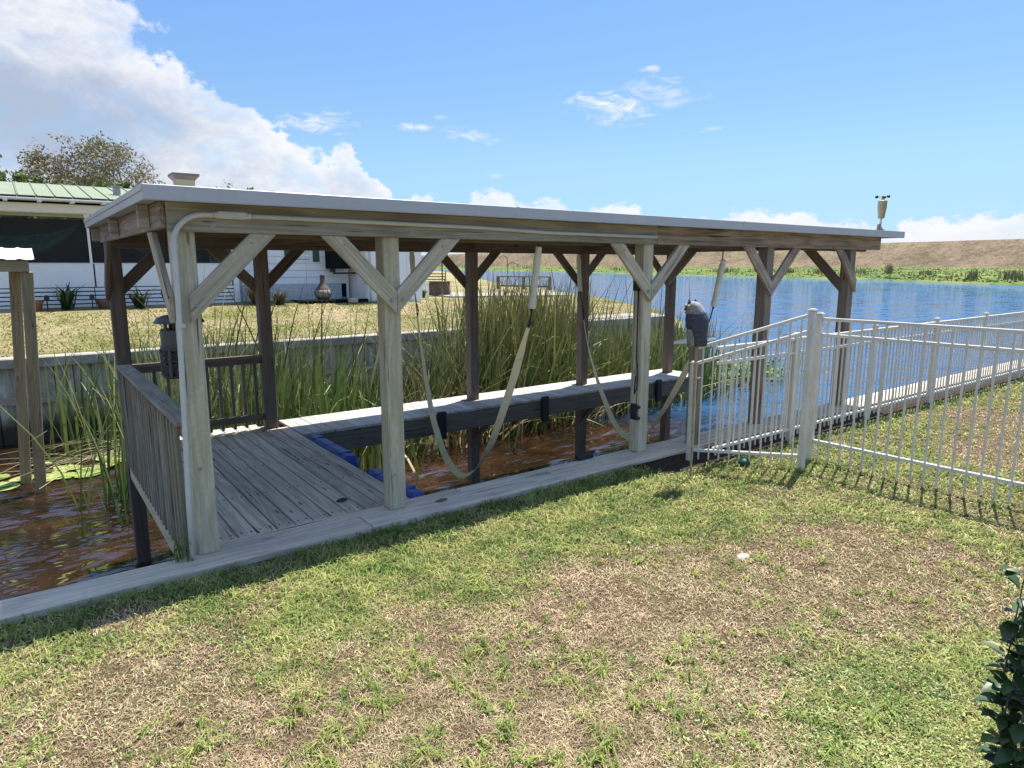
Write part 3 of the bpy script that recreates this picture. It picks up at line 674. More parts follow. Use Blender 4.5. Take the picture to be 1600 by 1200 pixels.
# ------------------------------------------------------------------ blue dock bumpers
def float_bumper(y0, y1, label):
    prof = [(2.592, -.17), (2.592, .0), (2.63, .03), (2.74, .012), (2.77, -.05), (2.77, -.17)]
    mb = MB(); n = len(prof); ysx = [y0, y0 + .07, y0 + .09, (y0 + y1) / 2 - .012, (y0 + y1) / 2, (y0 + y1) / 2 + .012, y1 - .09, y1 - .07, y1]; V = []; F = []
    for j, y in enumerate(ysx):
        s = .72 if j in (0, 8) else (.93 if j == 4 else 1)
        for (x, z) in prof: V.append((2.592 + (x - 2.592) * s, y, -.17 + (z + .17) * s))
    for j in range(len(ysx) - 1):
        for k in range(n): F.append((j * n + k, j * n + (k + 1) % n, (j + 1) * n + (k + 1) % n, (j + 1) * n + k))
    F.append(tuple(range(n))[::-1]); F.append(tuple((len(ysx) - 1) * n + k for k in range(n)))
    b = thing('dock_bumper', (2.6, (y0 + y1) / 2, -.1), label, 'dock bumper', 'blue dock bumpers along the deck edge')
    mb.add(V, F).obj('body', 'blue_plastic', b)
    for ya in (y0 + .2, y1 - .26): box('strap', (2.60, ya, .0), (2.74, ya + .06, .032), 'blue_plastic', b)
float_bumper(6.42, 7.66, 'blue plastic dock bumper on the deck edge next to the catwalk')
float_bumper(4.98, 5.98, 'blue plastic dock bumper partly behind the second front post')

# ------------------------------------------------------------------ hanging insect trap
zt = thing('insect_trap', (.97, 5.52, 1.17), 'dark grey lantern-shaped insect trap hanging by a cord inside the near railing', 'insect trap')
Z0 = 1.17; cx, cy = .97, 5.52
bd = MB().lathe([(.130, .235), (.136, .238), (.136, .355), (.130, .36)], 28, (cx, cy, Z0)).lathe([(.136, .208), (.146, .212), (.146, .22), (.140, .224), (.146, .228), (.142, .237), (.134, .2375)], 28, (cx, cy, Z0)).obj('body', 'zapper_grey', zt)
MB().lathe([(.172, .405), (.178, .41), (.15, .445), (.10, .462), (.06, .467), (.055, .48), (.02, .485)], 28, (cx, cy, Z0)).obj('lid', 'zapper_grey', zt)
mb = MB()
for k in range(4):
    a = k * math.pi / 2 + .4; mb.bar((cx + .112 * math.cos(a), cy + .112 * math.sin(a), Z0 + .358), (cx + .112 * math.cos(a), cy + .112 * math.sin(a), Z0 + .41), .03, .014, (math.cos(a), math.sin(a), 0)); mb.obj('strut', 'zapper_grey', zt); mb = MB()
MB().lathe([(.05, .355), (.05, .41)], 14, (cx, cy, Z0)).obj('lamp_core', 'black_plastic', zt)
bk = MB().lathe([(.142, 0), (.147, .006), (.142, .016), (.11, .017)], 28, (cx, cy, Z0)).lathe([(.124, .016), (.124, .21)], 20, (cx, cy, Z0)).obj('basket', 'black_plastic', zt)
mb = MB()                                   # branching lattice round the basket
for k in range(6):
    a0 = k * math.pi / 3 + .25
    def cp(da, z): return (cx + .139 * math.cos(a0 + da), cy + .139 * math.sin(a0 + da), Z0 + z)
    for an in range(8):
        th = an * math.pi / 4 + .3; r1, r2 = .045, .092
        p0, p1 = cp(0, .112), cp(r1 * math.cos(th) / .139, .112 + r1 * math.sin(th)); mb.tube([p0, p1], .0045, 5)
        for dth in (-.33, .33):
            z2 = min(max(.112 + r2 * math.sin(th + dth), .016), .208); mb.tube([p1, cp(max(-.5, min(.5, r2 * math.cos(th + dth) / .139)), z2)], .0038, 5)
    mb.tube([cp(-.52, .012), cp(-.52, .212)], .012, 6)
mb.obj('lattice', 'zapper_grey', zt)
MB().tube([(cx, cy, Z0 + .483), (cx + .02, cy, Z0 + .51), (cx, cy, Z0 + .535), (cx - .02, cy, Z0 + .51), (cx, cy, Z0 + .483)], .005, 6).tube([(cx, cy, Z0 + .53), (cx, cy, 2.40)], .004, 6).obj('hanger', 'black_plastic', zt)
MB().tube([(cx - .01, cy + .02, Z0 + .48), (cx - .06, cy + .06, Z0 + .52), (cx - .09, cy + .08, Z0 + .62), (cx - .06, cy + .08, Z0 + .8), (cx - .03, cy + .06, 2.2), (cx, cy + .05, 2.40)], .006, 6).obj('power_cord', 'black_plastic', zt, smooth=True)
fcv = bpy.data.curves.new('lettering', 'FONT'); fcv.body = 'eDN'; fcv.size = .038; fcv.extrude = .0008; fcv.align_x = 'CENTER'; fcv.align_y = 'CENTER'
fcv.materials.append(MATS['letter_grey'])
ang = math.atan2(-cy, -cx) + .36; nrm = Vector((math.cos(ang), math.sin(ang), 0)); rgt = Vector((0, 0, 1)).cross(nrm)
Mt = Matrix((rgt, Vector((0, 0, 1)), nrm)).transposed().to_4x4(); Mt.translation = Vector((cx, cy, Z0 + .315)) + nrm * .1372
fto = bpy.data.objects.new('lettering', fcv); C.objects.link(fto); bpy.context.view_layer.update()
fme = bpy.data.meshes.new_from_object(fto.evaluated_get(bpy.context.evaluated_depsgraph_get())); bpy.data.objects.remove(fto)
obj('lettering', fme, bd, Mt)

# ------------------------------------------------------------------ things on the roof
rv = thing('roof_vent', (1.0, 5.2, 2.48), 'beige flared square vent with taupe rim standing on the roof corner', 'roof vent')
def frustum(mb, c, secs):
    V = []; F = []
    for (hx, hy, z) in secs: V += [(c[0] - hx, c[1] - hy, c[2] + z), (c[0] + hx, c[1] - hy, c[2] + z), (c[0] + hx, c[1] + hy, c[2] + z), (c[0] - hx, c[1] + hy, c[2] + z)]
    for i in range(len(secs) - 1):
        for k in range(4): F.append((i * 4 + k, i * 4 + (k + 1) % 4, i * 4 + 4 + (k + 1) % 4, i * 4 + 4 + k))
    F.append((3, 2, 1, 0)); e = (len(secs) - 1) * 4; F.append((e, e + 1, e + 2, e + 3)); return mb.add(V, F)
VX, VY = 1.03, 5.25
frustum(MB(), (VX, VY, 2.472), [(.058, .058, 0), (.060, .060, .014)]).obj('base', 'black_plastic', rv)
frustum(MB(), (VX, VY, 2.486), [(.052, .052, 0), (.054, .054, .015), (.060, .060, .088), (.061, .061, .092)]).obj('body', 'beige_plastic', rv)
frustum(MB(), (VX, VY, 2.578), [(.061, .061, 0), (.084, .084, .026), (.086, .086, .027), (.086, .086, .042)]).obj('rim', 'taupe_plastic', rv)
am = thing('anemometer', (9.85, 4.68, 2.48), 'beige wind gauge with black spinning cups at the far roof corner', 'wind gauge')
ax_, ay_, az_ = 9.86, 4.68, 2.478
MB().lathe([(.06, 0), (.06, .012), (.035, .03), (.02, .05)], 16, (ax_, ay_, az_)).tube([(ax_ - .05, ay_, az_ + .02), (ax_ - .05, ay_, az_ + .07), (ax_, ay_, az_ + .075)], .018, 8).obj('foot', 'beige_plastic', am)
MB().tube([(ax_, ay_, az_ + .02), (ax_ + .01, ay_, az_ + .17)], .015, 10).obj('mast', 'pvc_grey', am)
MB().lathe([(.030, .16), (.042, .165), (.054, .29), (.058, .295), (.060, .40), (.045, .41), (.02, .415), (.02, .435)], 18, (ax_ + .01, ay_, az_)).obj('body', 'beige_plastic', am)
mb = MB(); mb.tube([(ax_ + .01, ay_, az_ + .43), (ax_ + .01, ay_, az_ + .465)], .012, 8)
for k in range(3):
    a = .25 + k * 2.094; e = Vector((ax_ + .01 + .085 * math.cos(a), ay_ + .085 * math.sin(a), az_ + .455)); mb.tube([(ax_ + .01, ay_, az_ + .455), e], .005, 6)
    tn = Vector((-math.sin(a), math.cos(a), 0))
    mb.tube([e - tn * .022, e - tn * .018, e - tn * .007, e + tn * .009, e + tn * .015], [.005, .013, .019, .022, .018], 10)
mb.obj('cups', 'black_plastic', am)

# ================================================================== FENCES
def fence_panel(parent, a, b, za, zb, n, low=.10, picket_low=.03, mid=.16, rail=.030, bot=None):
    """rails and pickets from a to b (x,y); za, zb = top heights"""
    a, b = Vector(a), Vector(b)
    def P(f, z): q = a.lerp(b, f); return (q.x, q.y, z)
    for dz in (0, -mid): board('rail', P(0, za + dz), P(1, zb + dz), rail, rail * 1.1, 'fence_white', parent, ch=.004)
    l0, l1 = bot if bot else (low, low)
    board('rail', P(0, l0), P(1, l1), rail, rail * 1.1, 'fence_white', parent, ch=.004)
    for i in range(n):
        f = (i + .5) / n; board('picket', P(f, picket_low + (l0 + (l1 - l0) * f - low)), P(f, za + (zb - za) * f - .006), .017, .017, 'fence_white', parent, ((a - b).normalized().x, (a - b).normalized().y, 0), .002)
def fence_post(parent, x, y, h, s=.056, z0=-.3):
    p = board('post', (x, y, z0), (x, y, h), s, s, 'fence_white', parent, (0, 1, 0), .005)
    MB().box((x - s * .6, y - s * .6, h + .001), (x + s * .6, y + s * .6, h + .014), .004).box((x - s * .42, y - s * .42, h + .014), (x + s * .42, y + s * .42, h + .024), .006).obj('cap', 'fence_white', p)
fc3 = thing('fence', (9, 4.22, -.05), 'long low white metal picket fence running along the seawall beside the lake', 'fence')
px_ = [5.70, 7.16, 9.02, 10.88, 12.74, 14.6, 16.46, 18.32]
for x in px_[1:]: fence_post(fc3, x, 4.22, 1.215)
for a, b in zip(px_[:-1], px_[1:]): fence_panel(fc3, (a + .03, 4.22), (b - .03, 4.22), 1.165, 1.165, 18 if b - a > 1.6 else 14, picket_low=.02)
fa = thing('fence', (5.9, 3.95, -.05), 'short sloping white picket section rising from the wooden post to the tall gate post', 'fence')
fence_post(fa, 5.565, 4.385, 1.0); fence_post(fa, 6.225, 3.516, 1.56, .060)
fence_panel(fa, (5.59, 4.355), (6.20, 3.545), 1.165, 1.515, 10, bot=(.08, .10), picket_low=.0)
fb = thing('fence', (6.7, 2.5, -.05), 'tall white picket fence in front, running off the right side over sunny grass', 'fence')
fence_post(fb, 6.63, 3.66, 1.50, .056); fence_post(fb, 6.70, 1.45, 1.50, .056)
fence_panel(fb, (6.64, 3.63), (6.70, 1.48), 1.455, 1.455, 19, low=.17, picket_low=-.02)
fence_panel(fb, (6.70, 1.42), (6.75, -.4), 1.455, 1.455, 16, low=.17, picket_low=-.02); fence_post(fb, 6.75, -.43, 1.50, .056)

# short wooden post with a white board, and the owl decoy on its pole
wp = thing('wooden_post', (6.04, 4.73, 0), 'squat weathered wooden post topped by a slanting white board at the fence end', 'post')
board('post', (6.04, 4.73, .0), (6.04, 4.73, 1.14), .12, .12, 'grey_wood', wp, (0, 1, 0), .008)
M_, L_ = axes((5.80, 4.70, 1.172), (6.16, 4.74, 1.186), (0, .1, 1)); obj('top_board', boxmesh(L_, .30, .03, 'siding_white', .004), wp, M_)
ow_ = thing('owl_decoy', (5.105, 4.004, -.05), 'dark plastic owl decoy on a thin pole in front of the wooden post', 'owl decoy')
X0, Y0, Zo = 5.105, 4.004, 1.25
MB().tube([(X0 + .01, Y0, -.25), (X0, Y0, .7), (X0, Y0, Zo + .06)], .012, 8).box((X0 - .006, Y0 - .035, .93), (X0 + .05, Y0 - .02, .95)).obj('pole', 'tan_wood', ow_)
def owl_shape(secs, n=22):
    """sections (z, centre along side axis, half width, half depth); side axis = to the right in view"""
    rx, ry = .82, -.57; fx, fy = .57, .82; V = []; F = []
    for (z, c, w, d) in secs:
        for k in range(n):
            a = 2 * math.pi * k / n; s_, f_ = c + w * math.cos(a), d * math.sin(a); V.append((X0 + rx * s_ + fx * f_, Y0 + ry * s_ + fy * f_, Zo + z))
    for i in range(len(secs) - 1):
        for k in range(n): F.append((i * n + k, i * n + (k + 1) % n, (i + 1) * n + (k + 1) % n, (i + 1) * n + k))
    F.append(tuple(range(n))[::-1]); F.append(tuple((len(secs) - 1) * n + k for k in range(n))); return V, F
V, F = owl_shape([(0, .02, .075, .06), (.03, .018, .082, .075), (.10, .008, .09, .085), (.18, 0, .104, .095), (.25, -.006, .108, .095), (.30, -.012, .098, .085), (.325, -.02, .078, .07)])
MB().add(V, F).obj('body', 'owl_blue', ow_, smooth=True)
V, F = owl_shape([(-.005, -.052, .035, .055), (.05, -.052, .038, .06), (.12, -.05, .045, .065), (.19, -.05, .05, .07)]); MB().add(V, F).obj('breast', 'owl_grey', ow_, smooth=True)
V, F = owl_shape([(.302, -.02, .092, .085), (.31, -.022, .10, .092), (.33, -.026, .088, .085), (.37, -.034, .075, .075), (.40, -.045, .058, .06), (.415, -.05, .03, .035)])
hd = MB().add(V, F).obj('head', 'owl_grey', ow_, smooth=True)
def side(s_, f_, z): return (X0 + .82 * s_ + .57 * f_, Y0 - .57 * s_ + .82 * f_, Zo + z)
for s_, f_ in ((-.085, -.02), (-.012, .03)): MB().tube([side(s_, f_, .385), side(s_ - .004, f_, .41), side(s_ - .01, f_, .438)], [.022, .016, .003], 8).obj('ear_tuft', 'owl_blue', hd)
MB().tube([side(-.10, 0, .36), side(-.135, .0, .335)], [.018, .003], 8).obj('beak', 'black_plastic', hd)
for f_ in (-.04, .04): MB().tube([side(-.096, f_, .372), side(-.112, f_, .372)], [.02, .016], 10).obj('eye', 'beige_plastic', hd)

# small finds on the cap and lawn
tag(MB().box((4.52, 4.965, 0), (4.74, 5.03, .05), .012).tube([(4.50, 4.99, .05), (4.76, 4.99, .055)], .016, 8).obj('dock_cleat', 'black_plastic'), 'black dock cleat on the timber cap between second and third posts', 'cleat')
tag(MB().lathe([(.03, 0), (.055, .02), (.06, .045), (.045, .075), (.015, .09)], 14, (5.87, 3.93, -.05)).obj('ball', 'hose_green', smooth=True), 'small dark green ball lying in grass under the sloping fence', 'ball')
def pebble(name, p, s, mat, label, cat, seed):
    g = np.random.default_rng(seed); V = []; F = []; n = 9
    for i, (r, z) in enumerate([(.5, 0), (1, .25), (.95, .6), (.55, .9), (.1, 1)]):
        for k in range(n):
            a = 2 * math.pi * k / n; q = r * (1 + .25 * (g.random() - .5)); V.append((p[0] + s[0] * q * math.cos(a), p[1] + s[1] * q * math.sin(a), p[2] + s[2] * z))
    for i in range(4):
        for k in range(n): F.append((i * n + k, i * n + (k + 1) % n, i * n + n + (k + 1) % n, i * n + n + k))
    F.append(tuple(range(n))[::-1]); F.append(tuple(4 * n + k for k in range(n))); return tag(obj(name, mesh(name, V, F, mat, True)), label, cat)
pebble('stone', (3.98, 2.63, -.075), (.08, .045, .045), 'stone_white', 'flat white stone sunk in the dry brown grass', 'stone', 3)
pebble('shell', (4.02, 4.86, .0), (.03, .022, .02), 'stone_white', 'pale shell on the timber cap left of the black cleat', 'shell', 4)
pebble('bark_scrap', (2.77, 4.775, .0), (.055, .02, .025), 'taupe_plastic', 'brown scrap of bark on the cap right of the second post', 'bark', 5)
pebble('bark_scrap', (2.08, 5.28, .0), (.05, .03, .03), 'black_plastic', 'dark scrap lying on the deck boards near the second post', 'bark', 6)

# ------------------------------------------------------------------ little roofed frame in the canal at the left
sh = thing('roofed_frame', (.02, 11.85, WATER), 'tan wooden frame standing in the canal under a white corrugated roof', 'shelter')
board('post', (-.04, 11.96, -2.3), (.17, 11.88, 1.905), .145, .145, 'tan_wood', sh, (0, 1, 0), .008)
board('post', (-.22, 12.6, -2.3), (.03, 12.5, 1.905), .145, .145, 'tan_wood', sh, (0, 1, 0), .008)
board('post', (-1.9, 11.86, -2.3), (-1.9, 11.86, 1.905), .15, .15, 'tan_wood', sh, (0, 1, 0), .008)
board('header', (-2.1, 11.80, 1.985), (.20, 11.80, 1.985), .05, .155, 'tan_wood', sh)
board('header', (.17, 11.83, 1.985), (.17, 12.9, 1.985), .05, .155, 'tan_wood', sh)
V = []; F = []; k = 0; xs = np.linspace(-2.15, .27, 70)
for x in xs:
    z = .022 * max(0, math.sin((x + 2.15) / .2 * 2 * math.pi) - .3)
    for (y, zz) in ((11.70, 2.075), (12.35, 2.24), (13.0, 2.09)): V.append((x, y, zz + z)); 
    for (y, zz) in ((11.70, 2.069), (12.35, 2.234), (13.0, 2.084)): V.append((x, y, zz + z))
for i in range(len(xs) - 1):
    a = i * 6
    for j in (0, 1): F.append((a + j, a + 6 + j, a + 7 + j, a + 1 + j)); F.append((a + 3 + j, a + 4 + j, a + 10 + j, a + 9 + j))
    F.append((a, a + 3, a + 9, a + 6))
obj('roof_sheet', mesh('roof_sheet', V, F, 'white_metal'), sh)

# ================================================================== NEIGHBOUR'S HOUSE
hs = thing('house', (2, 22, .8), 'white single-storey house with screened porch and green ribbed metal roof', 'house')
HX0, HX1 = -9.0, 5.62
Yf = 22.0
core_ = MB().box((HX0, 25.6, .6), (9.3, 25.75, 3.4)).box((HX0, Yf + .05, .62), (HX1, 25.6, 1.0)).box((HX1 + .12, Yf + .32, .7), (9.25, 25.6, 3.45)).obj('wall', 'siding_white', hs)
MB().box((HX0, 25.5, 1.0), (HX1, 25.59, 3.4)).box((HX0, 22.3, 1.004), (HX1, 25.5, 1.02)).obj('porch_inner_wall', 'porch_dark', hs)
for a in (-9, -5.35, -1.75): 
    pnl = box('porch_panel', (a + .03, Yf, 1.40), (a + 3.57, Yf + .05, 2.035), 'siding_white', hs)
pnl = box('porch_panel', (1.86, Yf, 1.40), (5.45, Yf + .05, 2.035), 'siding_white', hs)
sb = box('slat_backing', (HX0, Yf + .035, .82), (HX1, Yf + .048, 1.395), 'screen_dark', hs)
for r_ in range(5):
    for a, b in ((-9, -1.75), (-1.75, 1.8), (1.8, 5.5)): box('slat', (a + .01, Yf + .0, .845 + r_ * .112), (b - .01, Yf + .03, .845 + r_ * .112 + .082), 'siding_white', sb, .006)
scr = []
mscr, tS = newmat('insect_screen', .9, .05); tS.b.inputs['Base Color'].default_value = (.045, .048, .05, 1); tS.b.inputs['Alpha'].default_value = .42
for a, b in ((-9, -5.4), (-5.4, -1.72), (-1.72, 1.76), (1.82, 5.5)):
    box('screen', (a + .03, Yf + .02, 2.06), (b - .03, Yf + .026, 3.36), 'insect_screen', hs)
for x in (-5.4, -1.72, 1.79): box('porch_post', (x - .03, Yf - .005, 2.036), (x + .03, Yf + .06, 3.37), 'siding_white', hs)
box('porch_post', (5.5, Yf - .02, .8), (5.66, Yf + .10, 3.37), 'siding_white', hs)
box('porch_sill', (HX0, Yf - .02, 2.037), (5.49, Yf + .06, 2.055), 'siding_white', hs)
box('fascia_board', (HX0 - .3, Yf - .06, 3.375), (5.9, Yf + .08, 3.60), 'siding_white', hs)
# hammock net and porch furniture behind the screen
hm = []
V = []; F = []; nn = 22
for i in range(nn):
    f = i / (nn - 1); x = -1.5 + 3.2 * f; sag = 4 * f * (1 - f)
    for j in range(9):
        g = j / 8 - .5; w = .25 + .95 * sag; V.append((x, 22.5 + .55 * g * sag, 3.15 - .85 * sag + abs(g) * 2 * .48 * sag - (.25 * sag if g < 0 else 0)))
for i in range(nn - 1):
    for j in range(8): F.append((i * 9 + j, i * 9 + j + 1, i * 9 + 10 + j, i * 9 + 9 + j))
tag(obj('hammock', mesh('hammock', V, F, 'net_green', True)), 'dark green net hammock slung behind the porch screen', 'hammock')
V2 = [(p[0] + 3.7, p[1], p[2]) for p in V]; tag(obj('hammock', mesh('hammock', V2, F, 'net_green', True)), 'second green net behind the porch screen beside the far corner post', 'hammock')
tb = thing('porch_table', (.9, 23.2, 1.02), 'dim table behind the porch screen under the hammock', 'table')
box('tabletop', (.2, 22.9, 1.75), (1.6, 23.6, 1.79), 'tan_wood', tb)
for x in (.25, 1.5):
    for y in (22.95, 23.5): box('leg', (x, y, 1.02), (x + .05, y + .05, 1.749), 'tan_wood', tb)
# roof: green standing-seam sheets over white porch pans
def slope(y): return 3.76 + (y - 21.6) * .172
rfh = obj('roof_deck', mesh('roof_deck', [(HX0 - .4, 21.62, 3.70), (9.6, 21.62, 3.70), (9.6, 25.6, slope(25.6) - .03), (HX0 - .4, 25.6, slope(25.6) - .03), (HX0 - .4, 29.6, 3.70), (9.6, 29.6, 3.70)], [(0, 1, 2, 3), (3, 2, 5, 4)], 'siding_white'), hs)
x = HX0 - .4; gm = None
while x < 9.5:
    w = .405; mb = MB()
    for y0, y1 in ((21.66, 25.6),):
        V = []; 
        for xx, zz in ((x + .004, 0), (x + w - .032, 0), (x + w - .028, .03), (x + w - .010, .03), (x + w - .004, 0)):
            for y in (y0, y1): V.append((xx, y, slope(y) + zz)); 
            for y in (y0, y1): V.append((xx, y, slope(y) + zz - .012))
        F = []
        for i in range(4): a = i * 4; F += [(a, a + 4, a + 5, a + 1), (a + 2, a + 3, a + 7, a + 6), (a, a + 2, a + 6, a + 4)]
        mb.add(V, F)
    mb.obj('roof_panel', 'green_metal', rfh); x += w
x = HX0 - .3
while x < 5.6:                                 # ends of the white porch pans under the eave
    MB().box((x, 21.45, 3.655), (x + .71, 22.0, 3.695), .004).box((x, 21.45, 3.61), (x + .10, 22.0, 3.654), .004).obj('roof_pan', 'siding_white', rfh); x += .715
MB().box((HX0, 21.9, 3.602), (5.6, 21.96, 3.654)).obj('pan_gap', 'screen_dark', rfh)
MB().tube([(2.69, 23.0, 3.9), (2.69, 23.0, 4.22)], .10, 14).tube([(2.69, 23.0, 4.22), (2.69, 23.0, 4.25)], .15, 14).obj('flue_pipe', 'galvanised', hs)
# lap siding of the main block
ys = Yf + .30
for i in range(9): 
    z = 1.38 + i * .225; board('siding_board', (5.80, ys - .012, z + .11), (9.28, ys - .012, z + .11), .022, .222, 'siding_white', hs, (0, .12, 1), .003)
box('corner_trim', (9.285, ys - .03, .85), (9.37, ys + .05, 3.45), 'siding_white', hs)
m, t = newmat('skirt_brick', .85, .2); vec, rnd = objvec(t, False)
bt = t.node('ShaderNodeTexBrick'); t.put(bt.inputs['Vector'], t.node('ShaderNodeCombineXYZ').outputs[0])
sp = t.node('ShaderNodeSeparateXYZ'); t.put(sp.inputs[0], vec); cb = bt.inputs['Vector'].links[0].from_node; t.put(cb.inputs[0], sp.outputs[0]); t.put(cb.inputs[1], sp.outputs[2])
bt.inputs['Scale'].default_value = 5.2; bt.inputs['Color1'].default_value = (.72, .74, .77, 1); bt.inputs['Color2'].default_value = (.58, .60, .64, 1); bt.inputs['Mortar'].default_value = (.36, .38, .42, 1); bt.inputs['Mortar Size'].default_value = .035
t.put(t.b.inputs['Base Color'], bt.outputs[0]); bump(t, bt.outputs['Fac'], -1.0, .03)
box('skirting', (5.80, ys - .05, .7), (9.1, ys - .005, 1.375), 'skirt_brick', hs)
box('crawl_vent', (9.11, ys - .04, .92), (9.26, ys - .005, 1.37), 'screen_dark', hs)
wn = box('window', (7.55, ys - .03, 2.17), (8.02, ys + .02, 3.2), 'glass_dark', hs)
MB().box((7.50, ys - .06, 2.11), (8.07, ys - .035, 2.17)).box((7.50, ys - .06, 2.17), (7.55, ys - .035, 3.2)).box((8.02, ys - .06, 2.17), (8.07, ys - .035, 3.2)).box((7.55, ys - .055, 2.62), (8.02, ys - .035, 2.66)).obj('frame', 'siding_white', wn)
for i in range(12): box('blind_slat', (7.56, ys - .034, 2.19 + i * .036), (8.01, ys - .031, 2.19 + i * .036 + .028), 'siding_white', wn, .001)
for a in (7.20, 8.14): 
    s_ = box('shutter', (a, ys - .06, 2.10), (a + .22, ys - .03, 3.25), 'shutter_green', hs)
    for i in range(9): box('slat', (a + .03, ys - .068, 2.16 + i * .12), (a + .19, ys - .061, 2.24 + i * .12), 'shutter_green', s_, .002)
cn_ = thing('window_cooler', (8.9, 21.9, 2.0), 'dark square cooling unit jutting from the house wall left of the shed', 'cooling unit')
box('case', (8.56, 21.75, 1.88), (9.25, 22.25, 2.65), 'screen_dark', cn_); MB().box((8.65, 21.80, 1.70), (9.55, 21.86, 1.76)).box((8.7, 21.86, 1.76), (8.75, 22.24, 1.878)).obj('bracket', 'black_plastic', cn_)

# shed at the house corner
sd = thing('shed', (10.2, 21.2, .8), 'white board shed standing against the right corner of the house', 'shed')
core_ = box('wall', (9.50, 21.02, .65), (11.55, 23.9, 3.5), 'siding_white', sd)
for i in range(9): box('wall_board', (9.485, 21.06 + i * .31, .82), (9.498, 21.06 + i * .31 + .295, 3.45), 'siding_white', sd, .003)
for i in range(7): box('wall_board', (9.52 + i * .292, 21.003, .82), (9.52 + i * .292 + .284, 21.018, 3.45), 'siding_white', sd, .003)
MB().tube([(9.6, 20.97, .8), (9.6, 20.97, 3.4)], .04, 10).obj('downpipe', 'pvc_grey', sd)
box('roof', (9.3, 20.8, 3.505), (11.75, 24.0, 3.60), 'green_metal', sd)

# chiminea, planter bed, pots
ch = thing('chiminea', (8.08, 21.2, .82), 'brown clay chiminea with pale painted belly standing before the white house', 'chiminea')
cx, cy, z0 = 8.03, 21.2, .80
MB().lathe([(.17, .10), (.235, .18), (.262, .30), (.235, .42), (.165, .52), (.105, .59), (.08, .66), (.075, .84), (.09, .88), (.06, .885)], 24, (cx, cy, z0)).obj('body', 'chiminea_brown', ch, smooth=True)
MB().lathe([(.237, .185), (.266, .30), (.238, .41)], 24, (cx, cy, z0)).obj('band', 'chiminea_band', ch, smooth=True)
for k in range(10): a = k * .628; MB().tube([(cx + r * math.cos(a), cy + r * math.sin(a), z0 + z) for r, z in ((.245, .185), (.274, .30), (.245, .41))], .009, 6).obj('rib', 'chiminea_brown', ch)
mb = MB().lathe([(.16, .0), (.22, .02), (.22, .05), (.17, .12)], 20, (cx, cy, z0)); mb.obj('stand', 'black_plastic', ch)
tag(MB().box((7.2, 20.85, .70), (9.45, 21.0, .90), .02).box((7.2, 21.0, .70), (7.3, 21.9, .88), .02).obj('bed_edging', 'screen_dark'), 'low dark edging round the bed below the white house wall', 'edging')
tag(MB().box((8.65, 20.84 - .3, .8), (8.95, 20.54 + .15, .95), .02).obj('paver', 'stone_white'), 'pale block lying beside the chiminea on the bed edge', 'block')
for (x, lab, mt, w) in ((0.38, 'wide terracotta bowl on the grass below the porch slats', 'terracotta', .19), (2.00, 'dark planter pot at the porch wall behind the boathouse corner', 'wicker', .26)):
    p = thing('flower_pot', (x - .0, 21.4, .78), lab, 'pot'); MB().lathe([(w * .65, 0), (w, .24), (w * 1.06, .245), (w * 1.06, .29), (w * .9, .291)], 18, (x, 21.4, .78)).obj('pot', mt, p); MB().lathe([(w * .88, .27), (w * .5, .285)], 18, (x, 21.4, .78)).obj('soil', 'chiminea_brown', p)
for x, lab in ((0.65, 'black path light stake left of the spiky plant by the porch'), (1.65, 'black path light stake right of the spiky plant by the porch')):
    p = thing('path_light', (x, 21.2, .8), lab, 'path light'); MB().tube([(x, 21.2, .7), (x, 21.2, 1.08)], .015, 6).obj('stake', 'black_plastic', p); MB().lathe([(.03, 0), (.06, .02), (.055, .1), (.08, .11), (.02, .15)], 10, (x, 21.2, 1.08)).obj('lamp_head', 'black_plastic', p)

# deck box, bench, low wall, dock railing, hooks out by the lake
bx = thing('deck_box', (17.8, 30.3, .45), 'brown wicker-look storage box beside the concrete path by the lake', 'storage box')
Mb = Matrix.Translation((17.75, 30.4, .45)) @ Matrix.Rotation(R(-36), 4, 'Z')
obj('body', boxmesh(1.05, .55, .62, 'wicker', .01), bx, Mb @ Matrix.Translation((0, 0, .33))); obj('lid', boxmesh(1.1, .6, .08, 'wicker', .015), bx, Mb @ Matrix.Translation((0, 0, .69)))
for i in range(5): obj('slat', boxmesh(1.03, .012, .10, 'wicker', .004), bx, Mb @ Matrix.Translation((0, -.282, .10 + i * .118)))
bn = thing('garden_bench', (18.1, 32, .5), 'black metal garden bench standing behind the brown storage box', 'bench')
Mb = Matrix.Translation((18.35, 32.2, .5)) @ Matrix.Rotation(R(-36), 4, 'Z')
def lb(name, lo, hi, mat, par, M):
    lo, hi = Vector(lo), Vector(hi); d = hi - lo; return obj(name, boxmesh(d.x, d.y, d.z, mat, .003), par, M @ Matrix.Translation((lo + hi) / 2))
for i in range(4): lb('slat', (-.7, .22, .55 + i * .15), (.7, .25, .60 + i * .15), 'black_plastic', bn, Mb)
for i in range(4): lb('seat_slat', (-.7, -.25 + i * .12, .42), (.7, -.16 + i * .12, .45), 'black_plastic', bn, Mb)
for sx in (-.7, .7):
    for y in (-.25, .25): lb('leg', (sx - .025, y - .025, -.1), (sx + .025, y + .025, 1.15 if y > 0 else .7), 'black_plastic', bn, Mb)
    lb('armrest', (sx - .03, -.28, .70), (sx + .03, .224, .73), 'black_plastic', bn, Mb)
pp = thing('umbrella_pole', (18.6, 31.4, .5), 'thin black pole standing up behind the storage box', 'pole'); MB().tube([(18.45, 31.3, .3), (18.45, 31.3, 2.35)], .035, 8).obj('pole', 'black_plastic', pp)
lw = thing('low_fence', (15.9, 29, .4), 'low white slatted screen beside the brown storage box', 'screen fence')
for i in range(16): board('slat', (14.6 + i * .13, 29.75 - i * .015, .35), (14.6 + i * .13, 29.75 - i * .015, 1.12), .11, .03, 'siding_white', lw, (0, 1, 0))
